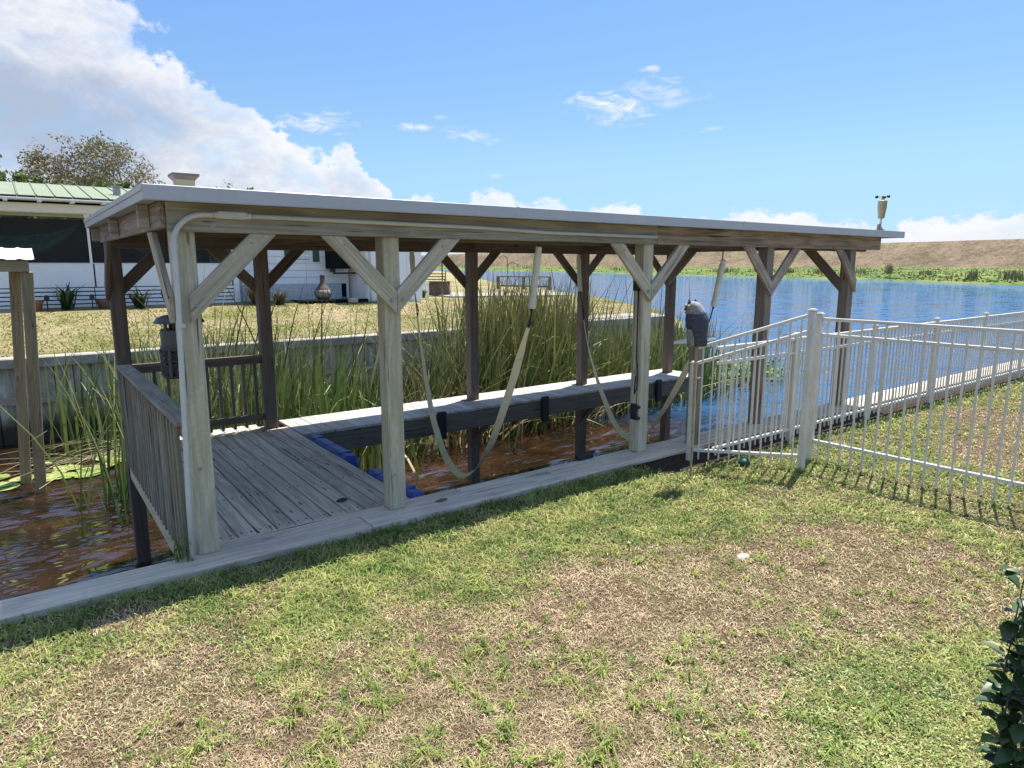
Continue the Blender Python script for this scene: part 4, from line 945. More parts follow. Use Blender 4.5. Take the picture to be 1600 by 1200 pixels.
board('rail', (14.55, 29.78, 1.14), (16.65, 29.53, 1.14), .06, .04, 'siding_white', lw)
ps = thing('patio_post', (14.4, 30, .4), 'grey post rising behind the V brace of the second boathouse post', 'post'); board('post', (14.85, 30.6, .3), (14.85, 30.6, 3.2), .22, .22, 'grey_wood', ps, (0, 1, 0)); board('beam', (14.3, 30.6, 3.26), (16.5, 30.6, 3.26), .2, .12, 'grey_wood', ps)
dr = thing('dock_railing', (28, 38, .3), 'dark wooden railing with zigzag struts at the lake edge', 'railing')
A, B = Vector((25.35, 36.1, .28)), Vector((27.25, 33.2, .28))
A, B = Vector((26.4, 37.4, .33)), Vector((28.3, 34.2, .33))
def L(f, z): q = A.lerp(B, f); return (q.x, q.y, q.z + z)
for f in (0, .5, 1): board('post', L(f, -.4), L(f, .86), .16, .16, 'dark_wood', dr, (0, 1, 0))
board('top_rail', L(-.02, .90), L(1.02, .90), .16, .07, 'dark_wood', dr); board('bottom_rail', L(0, .28), L(1, .28), .06, .10, 'dark_wood', dr)
for i in range(10): f = .05 + i * .1; (board('strut', L(f - .045, .3), L(f + .045, .85), .03, .04, 'grey_wood', dr) if i % 2 else board('strut', L(f + .045, .3), L(f - .045, .85), .03, .04, 'grey_wood', dr)) if i not in (4, 5) else None
hk = thing('shepherd_hook', (26.9, 36, .3), 'tall thin black double shepherd hook by the dark railing', 'garden hook')
hx, hy = 26.6, 36.6
mb = MB().tube([(hx, hy, .1), (hx, hy, 2.35)] + [(hx - .25 + .25 * math.cos(a), hy + .12 - .12 * math.cos(a), 2.35 + .25 * math.sin(a)) for a in np.linspace(.3, 2.9, 8)], .022, 6)
mb.tube([(hx, hy, 1.75)] + [(hx + .3 - .3 * math.cos(a), hy - .2 + .2 * math.cos(a), 1.85 + .3 * math.sin(a)) for a in np.linspace(.3, 3.1, 8)], .018, 6); mb.obj('hook', 'black_plastic', hk)

# ================================================================== TREES AND PLANTS
def tree(name, base, height, rx, label, leafcol, leaf_n, leaf_s, seed, trunk_r=.3, centres=150, lo=.36, sparse=None, cat='tree', puff=.42):
    """trunk and limbs grown out to leaf clumps spread through an uneven crown"""
    g = np.random.default_rng(seed); root = thing(name, base, label, cat); b = np.array(base, float)
    cz = b[2] + height * (lo + 1) / 2; rz = height * (1 - lo) / 2
    u_ = g.normal(0, 1, (centres, 3)); u_ /= np.linalg.norm(u_, axis=1)[:, None]; rad = g.random(centres) ** .38
    lump = 1 + .12 * np.sin(3 * np.arctan2(u_[:, 1], u_[:, 0]) + seed) * np.cos(2.3 * u_[:, 2] + seed)
    Cn = np.column_stack([b[0] + u_[:, 0] * rad * rx * lump, b[1] + u_[:, 1] * rad * rx * lump, cz + u_[:, 2] * rad * rz * lump])
    nodes = [b + np.array([0, 0, -.3]), b + np.array([.05, 0, height * lo * .5]), b + np.array([.1 * rx * .3, 0, height * lo])]; par = [-1, 0, 1]
    order = np.argsort(np.linalg.norm(Cn - nodes[2], axis=1))
    for i in order:
        A = np.array(nodes); dd = np.linalg.norm(A - Cn[i], axis=1) + .35 * np.maximum(0, A[:, 2] - Cn[i, 2]); dd[0] = dd[1] = 1e9; k = int(np.argmin(dd))
        m_ = (A[k] * .55 + Cn[i] * .45) + np.array([0, 0, .06 * np.linalg.norm(A[k] - Cn[i])]) + g.normal(0, .08, 3)
        nodes.append(m_); par.append(k); nodes.append(Cn[i]); par.append(len(nodes) - 2)
    n = len(nodes); load = np.ones(n)
    for i in range(n - 1, 0, -1): load[par[i]] += load[i]
    mb = MB()
    for i in range(1, n):
        r1 = max(.018, trunk_r * (load[i] / load[0]) ** .5); r0 = max(r1, min(trunk_r * (load[par[i]] / load[0]) ** .5, r1 * 1.6)); mb.tube([nodes[par[i]], nodes[i]], [r0, r1], 6 if r1 > .08 else 4, cap=False)
    for c in Cn:                                # bare twigs at the clumps
        for k in range(5): d = g.normal(0, 1, 3); d[2] = abs(d[2]) * .7; mb.tube([c, c + d / np.linalg.norm(d) * puff * height * .11], [.02, .008], 3, cap=False)
    Vs = np.array(mb.V); q = np.array([f for f in mb.F if len(f) == 4]); colb = np.tile(np.array([[.25, .215, .18]]), (len(Vs), 1)) * (.7 + .6 * g.random((len(Vs), 1)))
    obj('trunk', npmesh('trunk', Vs, q, np.zeros((0, 3), int), 'bark', colb), root)
    w = np.ones(centres)
    if sparse: w = np.clip(.5 + .5 * (-(Cn[:, 0] - b[0]) * .8 + (Cn[:, 1] - b[1]) * .59) / rx + .35 * (Cn[:, 2] - cz) / rz, .02, 1) ** sparse
    w = w * g.uniform(.4, 1.6, centres); idx = g.choice(centres, leaf_n, p=w / w.sum()); n = leaf_n
    P = Cn[idx] + g.normal(0, 1, (n, 3)) * np.array([1, 1, .7]) * puff * height * .075
    tint = (g.random(centres)[idx] * .7 + .3 * g.random(n))[:, None]; col = (np.array(leafcol[0])[None] * (1 - tint) + np.array(leafcol[1])[None] * tint) * (.75 + .5 * g.random((n, 1)))
    u_ = g.normal(0, 1, (n, 3)); u_ /= np.linalg.norm(u_, axis=1)[:, None]; w2 = np.cross(u_, g.normal(0, 1, (n, 3))); w2 /= np.linalg.norm(w2, axis=1)[:, None]; s_ = (leaf_s * (.6 + .8 * g.random(n)))[:, None]
    V4 = np.stack([P - u_ * s_, P + w2 * s_ * .55, P + u_ * s_, P - w2 * s_ * .55], 1).reshape(-1, 3)
    obj('crown', npmesh('crown', V4, np.arange(n * 4).reshape(-1, 4), np.zeros((0, 3), int), 'foliage', np.repeat(col, 4, 0)), root); return root
GRN = ((.075, .115, .035), (.16, .20, .06))
tree('tree', (6.9, 69.8, .6), 12.1, 5.5, 'tall grey-brown half-bare tree with rounded twiggy crown behind the house', ((.17, .17, .085), (.24, .205, .12)), 13000, .12, 11, .34, 420, .20, sparse=1.3)
tree('tree', (-.4, 62, .5), 9.0, 4.2, 'dense green tree behind the green roof left of the half-bare tree', GRN, 11000, .17, 12, .3, 120, .2)
tree('tree', (-6.2, 58, .5), 7.6, 4.2, 'green tree behind the house cut off by the left picture edge', GRN, 10000, .17, 13, .3, 110, .2)
tree('tree', (5.2, 54, .5), 7.0, 3.8, 'low green tree right behind the roof under the half-bare tree', GRN, 9000, .15, 14, .25, 110, .2)
tree('tree', (-13, 64, .5), 9.0, 4.5, 'green tree beyond the left picture edge behind the house', GRN, 7000, .2, 17, .3, 90, .2)
tree('tree', (25.2, 88, .5), 11.2, 3.0, 'small dark treetop just showing above the boathouse roof right of the vent', GRN, 5000, .18, 15, .3, 70, .3)
tree('tree', (20.8, 86, .5), 11.1, 2.8, 'thin half-bare treetop barely showing above the boathouse roof', ((.15, .15, .08), (.22, .18, .10)), 1200, .15, 16, .2, 70, .3)

def rosette(name, p, n, h, w, label, c0, c1, lean=(.3, 1.1), seed=1, cat='plant', group=None, tip=None):
    g = np.random.default_rng(seed); P = np.tile(np.array(p, float), (n, 1)) + np.column_stack([g.normal(0, .05, (n, 2)), np.zeros(n)])
    col = np.array(c0)[None] + (np.array(c1) - np.array(c0))[None] * g.random((n, 1))
    V, q, t_, cc = blades(P, h * (.6 + .5 * g.random(n)), w * (.7 + .6 * g.random(n)), g.random(n) * 6.283, g.uniform(*lean, n), col, .3, None if tip is None else np.tile(np.array(tip)[None], (n, 1)))
    r = thing(name, p, label, cat, group); obj('leaves', npmesh('leaves', V, q, t_, 'foliage', cc), r); return r
rosette('yucca', (1.08, 21.3, .78), 40, .85, .07, 'spiky dark yucca before the white porch slats', (.03, .05, .015), (.07, .10, .03), seed=2)
rosette('yucca', (2.77, 21.2, .78), 36, .75, .06, 'spiky yucca seen between the two left posts of the boathouse', (.03, .05, .015), (.07, .09, .03), seed=3)
rosette('ornamental_grass', (5.95, 21.3, .78), 160, .85, .03, 'brown tufted ornamental grass at the porch corner post', (.10, .08, .04), (.20, .15, .08), (.3, 1.2), 4)
rosette('ornamental_grass', (5.2 + 1.35, 21.0, .78), 120, .6, .03, 'low brown grass tuft left of the chiminea by the skirting', (.07, .07, .03), (.16, .13, .07), (.3, 1.2), 5)
rosette('vine', (9.55, 20.95, 1.75), 60, -.5, .02, 'dry brown vine hanging at the shed corner below the cooling unit', (.10, .08, .05), (.16, .13, .08), (.2, 1.0), 6)
rosette('garden_plant', (15.9, 28.9, .42), 60, .5, .08, 'small leafy plant before the storage box', (.06, .11, .03), (.12, .18, .05), (.4, 1.2), 7)
rosette('sapling', (3.25, 14.9 + .8, .30), 14, .30, .02, 'small weed on top of the far seawall', (.06, .10, .03), (.1, .16, .05), (.2, .8), 8)

# cattails and reeds standing in the canal (nobody could count the leaves)
def reed_bed(name, label, clumps, seed, cat='reeds'):
    g = np.random.default_rng(seed); parts = []
    for (x, y, rx, ry, n, h, c0, c1, tip, lean, w) in clumps:
        P = np.column_stack([x + g.normal(0, rx, n), y + g.normal(0, ry, n), np.full(n, WATER - .05)])
        m_ = (P[:, 1] < 15.3) & (P[:, 1] > 8.85); P = P[m_]; k = len(P)
        col = (np.array(c0)[None] + (np.array(c1) - np.array(c0))[None] * g.random((k, 1))) * (.8 + .4 * g.random((k, 1)))
        tc_ = np.array(tip)[None] * (.7 + .6 * g.random((k, 1))) * .45 + col * .55
        yaw = np.where(g.random(k) < .55, g.normal(0.4, .8, k), g.random(k) * 6.283)
        h *= 1.16; w *= 2.0; big = np.where(g.random(k) < .16, g.uniform(.25, .65, k), g.uniform(0, .10, k))   # some leaves have folded over
        parts.append(reed_blades(P, h * (.5 + .55 * g.random(k)), w * (.6 + .8 * g.random(k)), yaw, np.abs(g.normal(0, lean * 1.1, k)) + .04 + big * .5, col, tc_, big))
        ns = max(2, k // 30); st = np.column_stack([x + g.normal(0, rx, ns), y + g.normal(0, ry, ns), np.full(ns, WATER)])    # thin dark seed stalks
        parts.append(reed_blades(st, h * g.uniform(.9, 1.18, ns), np.full(ns, .02), g.random(ns) * 6.28, g.uniform(.02, .18, ns), jitter((.12, .10, .045), ns, .3), jitter((.16, .10, .05), ns, .4), np.zeros(ns)))
    V, q, t_, c_ = join(parts); return tag(obj(name, npmesh(name, V, q, t_, 'reed', c_)), label, cat, kind='stuff')
G1, G2, G3 = (.075, .135, .03), (.17, .24, .065), (.25, .30, .09)
TAN, DRY, BRN = (.50, .41, .24), (.44, .33, .18), (.18, .125, .07)
reed_bed('cattails', 'bright green cattail bed behind the catwalk between the first two far posts',
         [(3.5, 10.6, .5, .6, 230, 2.1, G1, G3, G2, .14, .022), (4.4, 10.6, .4, .6, 150, 1.75, G1, G3, G2, .16, .022), (2.3, 10.9, .5, .6, 150, 2.3, G1, G2, TAN, .2, .018),
          (3.3, 11.6, .9, .7, 120, 2.9, (.05, .08, .02), (.10, .12, .04), BRN, .22, .016), (5.3, 10.8, .4, .5, 110, 1.4, (.10, .13, .03), G2, DRY, .6, .02), (1.4, 10.7, .45, .5, 120, 2.4, G1, G2, TAN, .24, .016),
          (5.8, 10.9, .5, .4, 120, .9, DRY, TAN, TAN, .9, .018)], 21)
reed_bed('cattails', 'tall dense clump of reeds with tan tips behind the boathouse middle',
         [(8.4, 11.9, .6, .7, 620, 2.95, (.06, .115, .024), (.19, .25, .06), (.44, .30, .15), .14, .022), (9.5, 12.0, .55, .6, 620, 2.95, (.06, .105, .024), (.18, .23, .06), (.44, .29, .14), .14, .022), (10.3, 12.0, .5, .5, 320, 2.6, (.06, .105, .024), (.18, .22, .06), (.40, .27, .13), .18, .020),
          (7.4, 11.8, .5, .6, 240, 2.3, (.06, .11, .024), (.17, .22, .055), DRY, .26, .018), (8.9, 11.2, 1.0, .4, 300, 1.6, (.06, .115, .025), (.2, .25, .07), DRY, .45, .02), (6.7, 11.4, .7, .7, 220, 2.2, (.07, .09, .025), (.16, .16, .06), BRN, .42, .016),
          (8.3, 11.0, 1.2, .4, 260, .8, DRY, TAN, TAN, 1.0, .018)], 22)
reed_bed('cattails', 'green reeds with dark seed stalks behind the third front post',
         [(12.0, 11.6, .6, .6, 520, 2.0, G1, (.19, .26, .065), DRY, .2, .022), (13.2, 11.8, .6, .6, 420, 2.0, G1, (.19, .26, .065), DRY, .22, .022), (12.4, 12.4, 1.0, .5, 70, 3.1, (.07, .06, .03), (.12, .09, .05), BRN, .12, .014), (11.3, 11.1, .4, .4, 220, 1.5, G1, G2, DRY, .4, .02),
          (14.4, 12.2, .5, .5, 260, 1.9, G1, (.19, .25, .065), DRY, .25, .02), (12.6, 11.1, 1.2, .4, 200, .7, DRY, TAN, TAN, 1.0, .018)], 23)
reed_bed('cattails', 'thin scattered cattails standing before the far seawall at the left',
         [(.9, 14.3, .35, .35, 46, 1.9, G1, G3, G2, .16, .020), (1.6, 14.3, .35, .35, 44, 1.9, G1, G3, G2, .2, .020), (2.5, 14.1, .4, .4, 60, 2.2, G1, G3, TAN, .2, .02), (3.2, 13.6, .4, .5, 70, 2.4, G1, G2, TAN, .25, .018),
          (2.0, 13.2, .5, .5, 24, 2.6, TAN, DRY, TAN, .35, .014), (4.3, 13.4, .6, .7, 140, 2.0, G1, G2, TAN, .3, .018)], 24)
reed_bed('cattails', 'slim reeds rising from the lake beside the owl and end of the catwalk',
         [(13.9, 10.9, .22, .3, 46, 2.1, G1, G2, BRN, .12, .018), (14.5, 10.8, .35, .3, 34, 1.7, G1, G2, BRN, .16, .016), (18.2, 11.6, .5, .5, 30, 1.6, G1, G2, BRN, .12, .016)], 25)
# bent dead leaves lying on the water
def litter(name, label, n, cx_, cy_, rx, ry, lmin, lmax, cols, seed, z=WATER + .02, ztop=.12, w=.016, yawc=0.0, yaws=.5):
    g = np.random.default_rng(seed); parts = []
    P = np.column_stack([cx_ + g.normal(0, rx, n), cy_ + g.normal(0, ry, n), z + g.random(n) * ztop]); yaw = g.normal(yawc, yaws, n) + np.where(g.random(n) < .5, math.pi, 0)
    Ln = g.uniform(lmin, lmax, n); d = np.stack([np.cos(yaw), np.sin(yaw), np.zeros(n)], 1); s_ = np.stack([-np.sin(yaw), np.cos(yaw), np.zeros(n)], 1) * (w / 2)
    col = np.array(cols[0])[None] + (np.array(cols[1]) - np.array(cols[0]))[None] * g.random((n, 1)); rise = (g.random(n) * ztop * 2)[:, None] * np.array([0, 0, 1.0])
    pts_ = [P - d * Ln[:, None] * .5, P - d * Ln[:, None] * .1 + rise, P + d * Ln[:, None] * .25 + rise * .8, P + d * Ln[:, None] * .5]
    V = np.stack([pts_[0] - s_, pts_[0] + s_, pts_[1] - s_, pts_[1] + s_, pts_[2] - s_, pts_[2] + s_, pts_[3]], 1).reshape(-1, 3); b = np.arange(n) * 7
    q = np.concatenate([np.stack([b, b + 1, b + 3, b + 2], 1), np.stack([b + 2, b + 3, b + 5, b + 4], 1)]); t_ = np.stack([b + 4, b + 5, b + 6], 1)
    return tag(obj(name, npmesh(name, V, q, t_, 'blade', np.repeat(col, 7, 0))), label, 'dead reeds', kind='stuff')
litter('dead_reeds', 'long bent pale dead reeds lying over the water left of the railing', 46, 1.1, 13.2, .8, .5, 1.0, 2.4, (TAN, (.22, .26, .10)), 31, ztop=.16)
litter('dead_reeds', 'mat of pale dead reeds floating behind the catwalk', 260, 9.2, 12.2, 3.2, .45, .4, 1.2, (TAN, (.5, .44, .30)), 32, ztop=.16, yaws=.9)
# floating leafy plants beside the lake edge
g = np.random.default_rng(41); n = 1500
P = np.column_stack([16.6 + g.normal(0, 1.25, n), 12.0 + g.normal(0, .7, n), WATER + .06 + .38 * g.random(n)]); P = P[(P[:, 0] > 13.4) & (P[:, 0] < 19.6)]; n = len(P)
u_ = np.column_stack([g.normal(0, 1, (n, 2)), g.normal(0, .35, n)]); u_ /= np.linalg.norm(u_, axis=1)[:, None]; w2 = np.cross(u_, np.column_stack([g.normal(0, .4, (n, 2)), np.ones(n)])); w2 /= np.linalg.norm(w2, axis=1)[:, None]
s_ = g.uniform(.06, .12, n)[:, None]; V4 = np.stack([P - u_ * s_, P - w2 * s_ * .8, P + u_ * s_, P + w2 * s_ * .8], 1).reshape(-1, 3)
tag(obj('water_hyacinth', npmesh('water_hyacinth', V4, np.arange(n * 4).reshape(-1, 4), np.zeros((0, 3), int), 'foliage', np.repeat(jitter((.10, .19, .03), n, .5), 4, 0))), 'bright green floating plants in the lake behind the fence', 'water plants', kind='stuff')

# lily pads
rp = random.Random(5)
for i in range(30):
    x, y = rp.gauss(.15, .48), rp.gauss(12.75, .28)
    if i > 22: x, y = rp.uniform(.4, 1.35), rp.gauss(13.1, .16)
    r = rp.uniform(.10, .2); a0 = rp.uniform(0, 6.28); V = [(0, 0, .012)]; n = 16
    for k in range(n + 1):
        a = a0 + .12 + (6.283 - .24) * k / n; V.append((r * math.cos(a), r * math.sin(a) * .95, .012 + rp.uniform(0, .012) + (.03 * max(0, math.cos(a - a0 - 2)) if i % 4 == 0 else 0)))
    V += [(p[0], p[1], p[2] - .006) for p in V]; m_ = n + 2; F = [(0, k, k + 1) for k in range(1, n + 1)] + [(m_, m_ + k + 1, m_ + k) for k in range(1, n + 1)] + [(k, m_ + k, m_ + k + 1, k + 1) for k in range(0, n + 1)]
    me = mesh('lily_pad', V, F, 'glossy_leaf'); ca = me.color_attributes.new('Col', 'FLOAT_COLOR', 'POINT')
    ci = rp.randrange(5); c = [(.22, .32, .07), (.34, .42, .12), (.42, .46, .16), (.16, .27, .07), (.32, .2, .11) if i % 7 == 0 else (.28, .38, .09)][ci]
    ca.data.foreach_set('color', list((*c, 1)) * len(V))
    tag(obj('lily_pad', me, None, Matrix.Translation((x, y, WATER + i * .0006))), ('reddish brown withered lily pad floating among green pads' if ci == 4 and i % 7 == 0 else ['dark green lily pad floating by the roofed frame', 'light green lily pad floating by the roofed frame', 'yellowish lily pad floating by the roofed frame', 'deep green lily pad floating by the roofed frame', 'mid green lily pad floating by the roofed frame'][ci]), 'lily pad', 'lily pads on the canal')

# reeds along the far marsh
g = np.random.default_rng(51); parts = []
def on_marsh(k, f, n, spread_k, spread_f):
    kk = np.clip(k + g.normal(0, spread_k, n), 0, 159); ff = np.clip(f + g.normal(0, spread_f, n), .02, .95); i0 = np.floor(kk).astype(int); i1 = np.minimum(i0 + 1, 159); tt_ = (kk - i0)[:, None]
    s0 = sh_[i0] * (1 - tt_) + sh_[i1] * tt_; b0_ = base[i0] * (1 - tt_) + base[i1] * tt_; p = s0 * (1 - ff[:, None]) + b0_ * ff[:, None]; return np.column_stack([p, np.interp(ff, [0, .2, .5, 1], [-1.25, -.6, .1, .9])])
bear = np.degrees(np.arctan2(sh_ @ np.array([.8049, -.5934]), sh_ @ np.array([.5934, .8049])))
def kof(b): return float(np.interp(-b, -bear, np.arange(160)))
for bdeg, f, n, sk, sf, h in [(29.1, .28, 90, .35, .04, 3.4), (27.3, .2, 60, .8, .05, 2.0), (24.5, .22, 120, 1.0, .05, 2.1), (22, .25, 120, 1.0, .05, 2.0), (34.2, .12, 80, .5, .05, 2.3), (36.5, .15, 160, .9, .05, 2.2), (38.5, .15, 120, 1, .05, 2.0), (31.5, .25, 60, 1.2, .06, 1.4), (17.5, .25, 120, .8, .06, 2.2), (20, .3, 80, 1, .06, 1.8),
                             (13, .3, 90, 1, .08, 2.2), (9, .3, 90, 1, .08, 2.3), (5, .3, 100, 1, .08, 2.4), (1, .3, 100, 1, .08, 2.5), (-4, .3, 120, .9, .08, 3.0), (-7, .3, 160, 1, .08, 3.2)]:
    P = on_marsh(kof(bdeg), f, n, sk, sf); n = len(P)
    parts.append(blades(P, h * g.uniform(.5, 1.05, n), np.full(n, .15), g.random(n) * 6.28, np.abs(g.normal(0, .2, n)), jitter((.09, .11, .05), n, .4), .3, jitter((.16, .14, .08), n, .4)))
kk = g.random(5000) * 120 + 20; P = on_marsh(0, 0, 5000, 0, 0)
ff = g.random(5000) ** 1.5 * .9 + .02; i0 = kk.astype(int); P = np.column_stack([sh_[i0] * (1 - ff[:, None]) + base[i0] * ff[:, None] + g.normal(0, 1.5, (5000, 2)), np.interp(ff, [0, .2, .5, 1], [-1.2, -.55, .1, .85])])
parts.append(blades(P, g.uniform(.15, .5, 5000), np.full(5000, .5), g.random(5000) * 6.28, np.abs(g.normal(0, .6, 5000)), jitter((.115, .17, .042), 5000, .35), .5))
V, q, t_, c_ = join(parts); tag(obj('marsh_reeds', npmesh('marsh_reeds', V, q, t_, 'foliage', c_)), 'green marsh growth with dark reed tufts along the far lake shore', 'marsh reeds', kind='stuff')

# ------------------------------------------------------------------ the near lawn: live blades, dry thatch, ground cover
def lawn_points(n_near, seed, y1=4.585):
    g = np.random.default_rng(seed)
    # even cover on the ground, thinning with distance from the house side where the photographer stood
    u1, u2 = g.random(n_near), g.random(n_near); rad = 1.9 * np.exp(u1 * math.log(24 / 1.9)); th = R(53.6 - 45) + u2 * R(45 + 50)
    x, y = rad * np.cos(th), rad * np.sin(th); m_ = (y < np.where(x > 5.0, 4.16, y1)) & (x > -3.5); return x[m_], y[m_], rad[m_]
dry_spots = [(2.54, 2.79, .55, .7), (1.74, 2.95, .45, .5), (3.52, 2.6, .6, .95), (3.87, 2.12, .6, .95), (2.18, 1.94, .6, .9), (1.11, 2.46, .6, .8), (.59, 3.75, .28, .55), (0, 3.6, .4, .7), (.31, 3.0, .55, .85), (4.55, 1.84, .5, .8), (1.09, 4.0, .25, .3),
             (8.76, 2.69, .7, .8), (1.45, 2.1, .5, .7), (.34, 4.2, .25, .5), (2.9, 2.2, .6, .85), (1.5, 1.6, .6, .7), (10.5, 3.4, .8, .8), (5.3, 2.0, .4, .5)]
green_spots = [(4.16, 3.78, .6, .45), (2.41, 4.07, .6, .4), (1.45, 4.13, .4, .3), (3.39, 1.17, .6, .75), (4.17, 1.16, .45, .5), (2.81, 1.06, .5, .7), (.9, 3.5, .3, .35), (6.0, 3.06, .7, .4), (7.63, 2.9, .7, .4), (4.44, 2.9, .4, .35), (3.14, 3.83, .5, .4), (1.11, 3.1, .28, .35)]
def greenness(x, y):
    gr = .60 + .8 * (fbm2(x, y, .8, 77) - .5) * 1.6 + .7 * (fbm2(x, y, .24, 78) - .5) * 1.6 + .30 * S(y, 2.6, 3.9)
    for (a, b, r, k) in dry_spots: gr -= k * np.exp(-((x - a) ** 2 + (y - b) ** 2) / (2 * (r * .66) ** 2)) * .85
    for (a, b, r, k) in green_spots: gr += k * np.exp(-((x - a) ** 2 + (y - b) ** 2) / (2 * (r * .62) ** 2)) * .7
    return np.clip(gr, 0.02, 1)
def lz(x, y): return lawn_z(x, y) - .004
# live blades
x, y, rad = lawn_points(520000, 61); g = np.random.default_rng(62); gr = greenness(x, y)
keep = g.random(len(x)) < np.clip((gr - .10) * 1.15, .06, .93); x, y, rad, gr = x[keep], y[keep], rad[keep], gr[keep]; n = len(x)
lodw = np.clip(rad / 3.2, .85, 4.5)
hue = fbm2(x, y, .16, 80) + .25 * (g.random(n) - .5); hue = np.clip((hue - .3) / .4, 0, 1)[:, None]
col = np.array((.14, .215, .05))[None] * (1 - hue) + np.array((.41, .425, .145))[None] * hue; yel = np.clip((.55 - gr) * 1.6, 0, .8)[:, None] * g.random((n, 1)); col = col * (1 - yel) + np.array((.58, .45, .18))[None] * yel
col *= (.72 + .56 * g.random((n, 1)))
hgt_ = (.013 + .024 * g.random(n) ** 1.6) * (.75 + .5 * gr) * np.clip(lodw, .9, 1.35) * (1 + .35 * S(y, 3.4, 4.4))
V, q, t_, c_ = blades(np.column_stack([x, y, lz(x, y)]), hgt_, 0.0052 * lodw * g.uniform(.6, 1.4, n), g.random(n) * 6.283, np.abs(g.normal(0, .8, n)) + .15, col, .4, col * 1.15)
print('live blades', n)
tag(obj('grass', npmesh('grass', V, q, t_, 'blade', c_)), 'patchy green lawn blades on the near bank', 'grass', kind='stuff')
# dry thatch lying flat
x, y, rad = lawn_points(720000, 63); gr = greenness(x, y); keep = g.random(len(x)) < np.clip(1.15 - gr * .8, .25, 1) * np.clip(.2 + 1.7 * (fbm2(x, y, .10, 84) - .2), .12, 1); x, y, rad, gr = x[keep], y[keep], rad[keep], gr[keep]; n = len(x)
lodw = np.clip(rad / 3.2, .8, 4.5); hue = np.clip(g.random((n, 1)) * .7 + .9 * (fbm2(x, y, .12, 83)[:, None] - .32), 0, 1)
col = (np.array((.165, .10, .055))[None] * (1 - hue) + np.array((.80, .62, .40))[None] * hue) * (.5 + .7 * g.random((n, 1)))
V, q, t_, c_ = blades(np.column_stack([x, y, lz(x, y) + .006 * g.random(n)]), .008 + .016 * g.random(n), .0033 * lodw * g.uniform(.6, 1.5, n), g.random(n) * 6.283, g.uniform(.5, 2.3, n), col, .25)
print('thatch', n)
tag(obj('dry_grass', npmesh('dry_grass', V, q, t_, 'thatch', c_)), 'tan dead thatch in the worn patches of the near lawn', 'dry grass', kind='stuff')
# coarse tufts and broad-leaved ground cover
x, y, rad = lawn_points(16000, 65); gr = greenness(x, y); tn_ = fbm2(x, y, .35, 90); keep = (tn_ > .44) & (g.random(len(x)) < .26); x, y = x[keep], y[keep]; P = []; 
k = 11; px_, py_ = np.repeat(x, k) + g.normal(0, .012, len(x) * k), np.repeat(y, k) + g.normal(0, .012, len(x) * k); n = len(px_)
hh_ = np.repeat(g.uniform(.03, .085, len(x)), k) * g.uniform(.6, 1.1, n); tint = np.repeat(g.random(len(x)), k)[:, None]
col = (np.array((.12, .20, .035))[None] * (1 - tint) + np.array((.38, .42, .12))[None] * tint) * (.8 + .4 * g.random((n, 1)))
V, q, t_, c_ = blades(np.column_stack([px_, py_, lz(px_, py_)]), hh_, .0062 * g.uniform(.7, 1.3, n), g.random(n) * 6.283, g.uniform(.3, 1.5, n), col, .45, col * 1.1)
tag(obj('grass_tufts', npmesh('grass_tufts', V, q, t_, 'blade', c_)), 'coarser grass tufts sticking up through the near lawn', 'grass tufts', kind='stuff')
x, y, rad = lawn_points(230000, 67); d2 = np.exp(-((x - 3.1) ** 2 + (y - .95) ** 2) / (2 * .62 ** 2)) * 1.15 + np.exp(-((x - .2) ** 2 + (y - 3.45) ** 2) / (2 * .4 ** 2)) * .3 + (fbm2(x, y, .3, 95) > .64) * .10
keep = g.random(len(x)) < np.clip(d2 * (.35 + 1.3 * (fbm2(x, y, .14, 96) - .3)), 0, .75); x, y = x[keep], y[keep]; n = len(x)
P = np.column_stack([x, y, lz(x, y) + .006 + .022 * g.random(n)]); a = g.random(n) * 6.283
u_ = np.column_stack([np.cos(a), np.sin(a), g.normal(0, .35, n)]); w2 = np.column_stack([-np.sin(a), np.cos(a), g.normal(0, .35, n)]); s_ = g.uniform(.0045, .0105, n)[:, None]
V6 = np.stack([P - u_ * s_, P - u_ * s_ * .2 - w2 * s_ * .55, P + u_ * s_, P - u_ * s_ * .2 + w2 * s_ * .55], 1).reshape(-1, 3)
tag(obj('ground_cover', npmesh('ground_cover', V6, np.arange(n * 4).reshape(-1, 4), np.zeros((0, 3), int), 'foliage', np.repeat(jitter((.34, .43, .17), n, .5), 4, 0))), 'low small-leaved weeds spreading over the lawn towards the shrub', 'ground cover', kind='stuff')
print('cover', n)
# short rough grass on the neighbour's bank
n = 60000; x = g.uniform(-6, 24, n); y = 15.75 + (g.random(n) ** 1.3) * 12; xe_ = np.interp(y, SHY, SHX) - .4; m_ = (x < xe_) & ~((y > 20.8) & (x < 11.8)) ; x, y = x[m_], y[m_]; n = len(x)
hue = np.clip((fbm2(x, y, 1.1, 97) - .32) / .36 + .3 * (g.random(n) - .5), 0, 1)[:, None]; col = np.array((.22, .24, .06))[None] * (1 - hue) + np.array((.48, .385, .225))[None] * hue
V, q, t_, c_ = blades(np.column_stack([x, y, yard_z(x, y) - .01]), g.uniform(.03, .085, n), np.full(n, .03), g.random(n) * 6.28, g.uniform(.3, 1.6, n), col * (.7 + .6 * g.random((n, 1))), .4)
tag(obj('yard_grass', npmesh('yard_grass', V, q, t_, 'blade', c_)), 'dry yellow-green grass on the neighbour\'s bank', 'grass', kind='stuff')
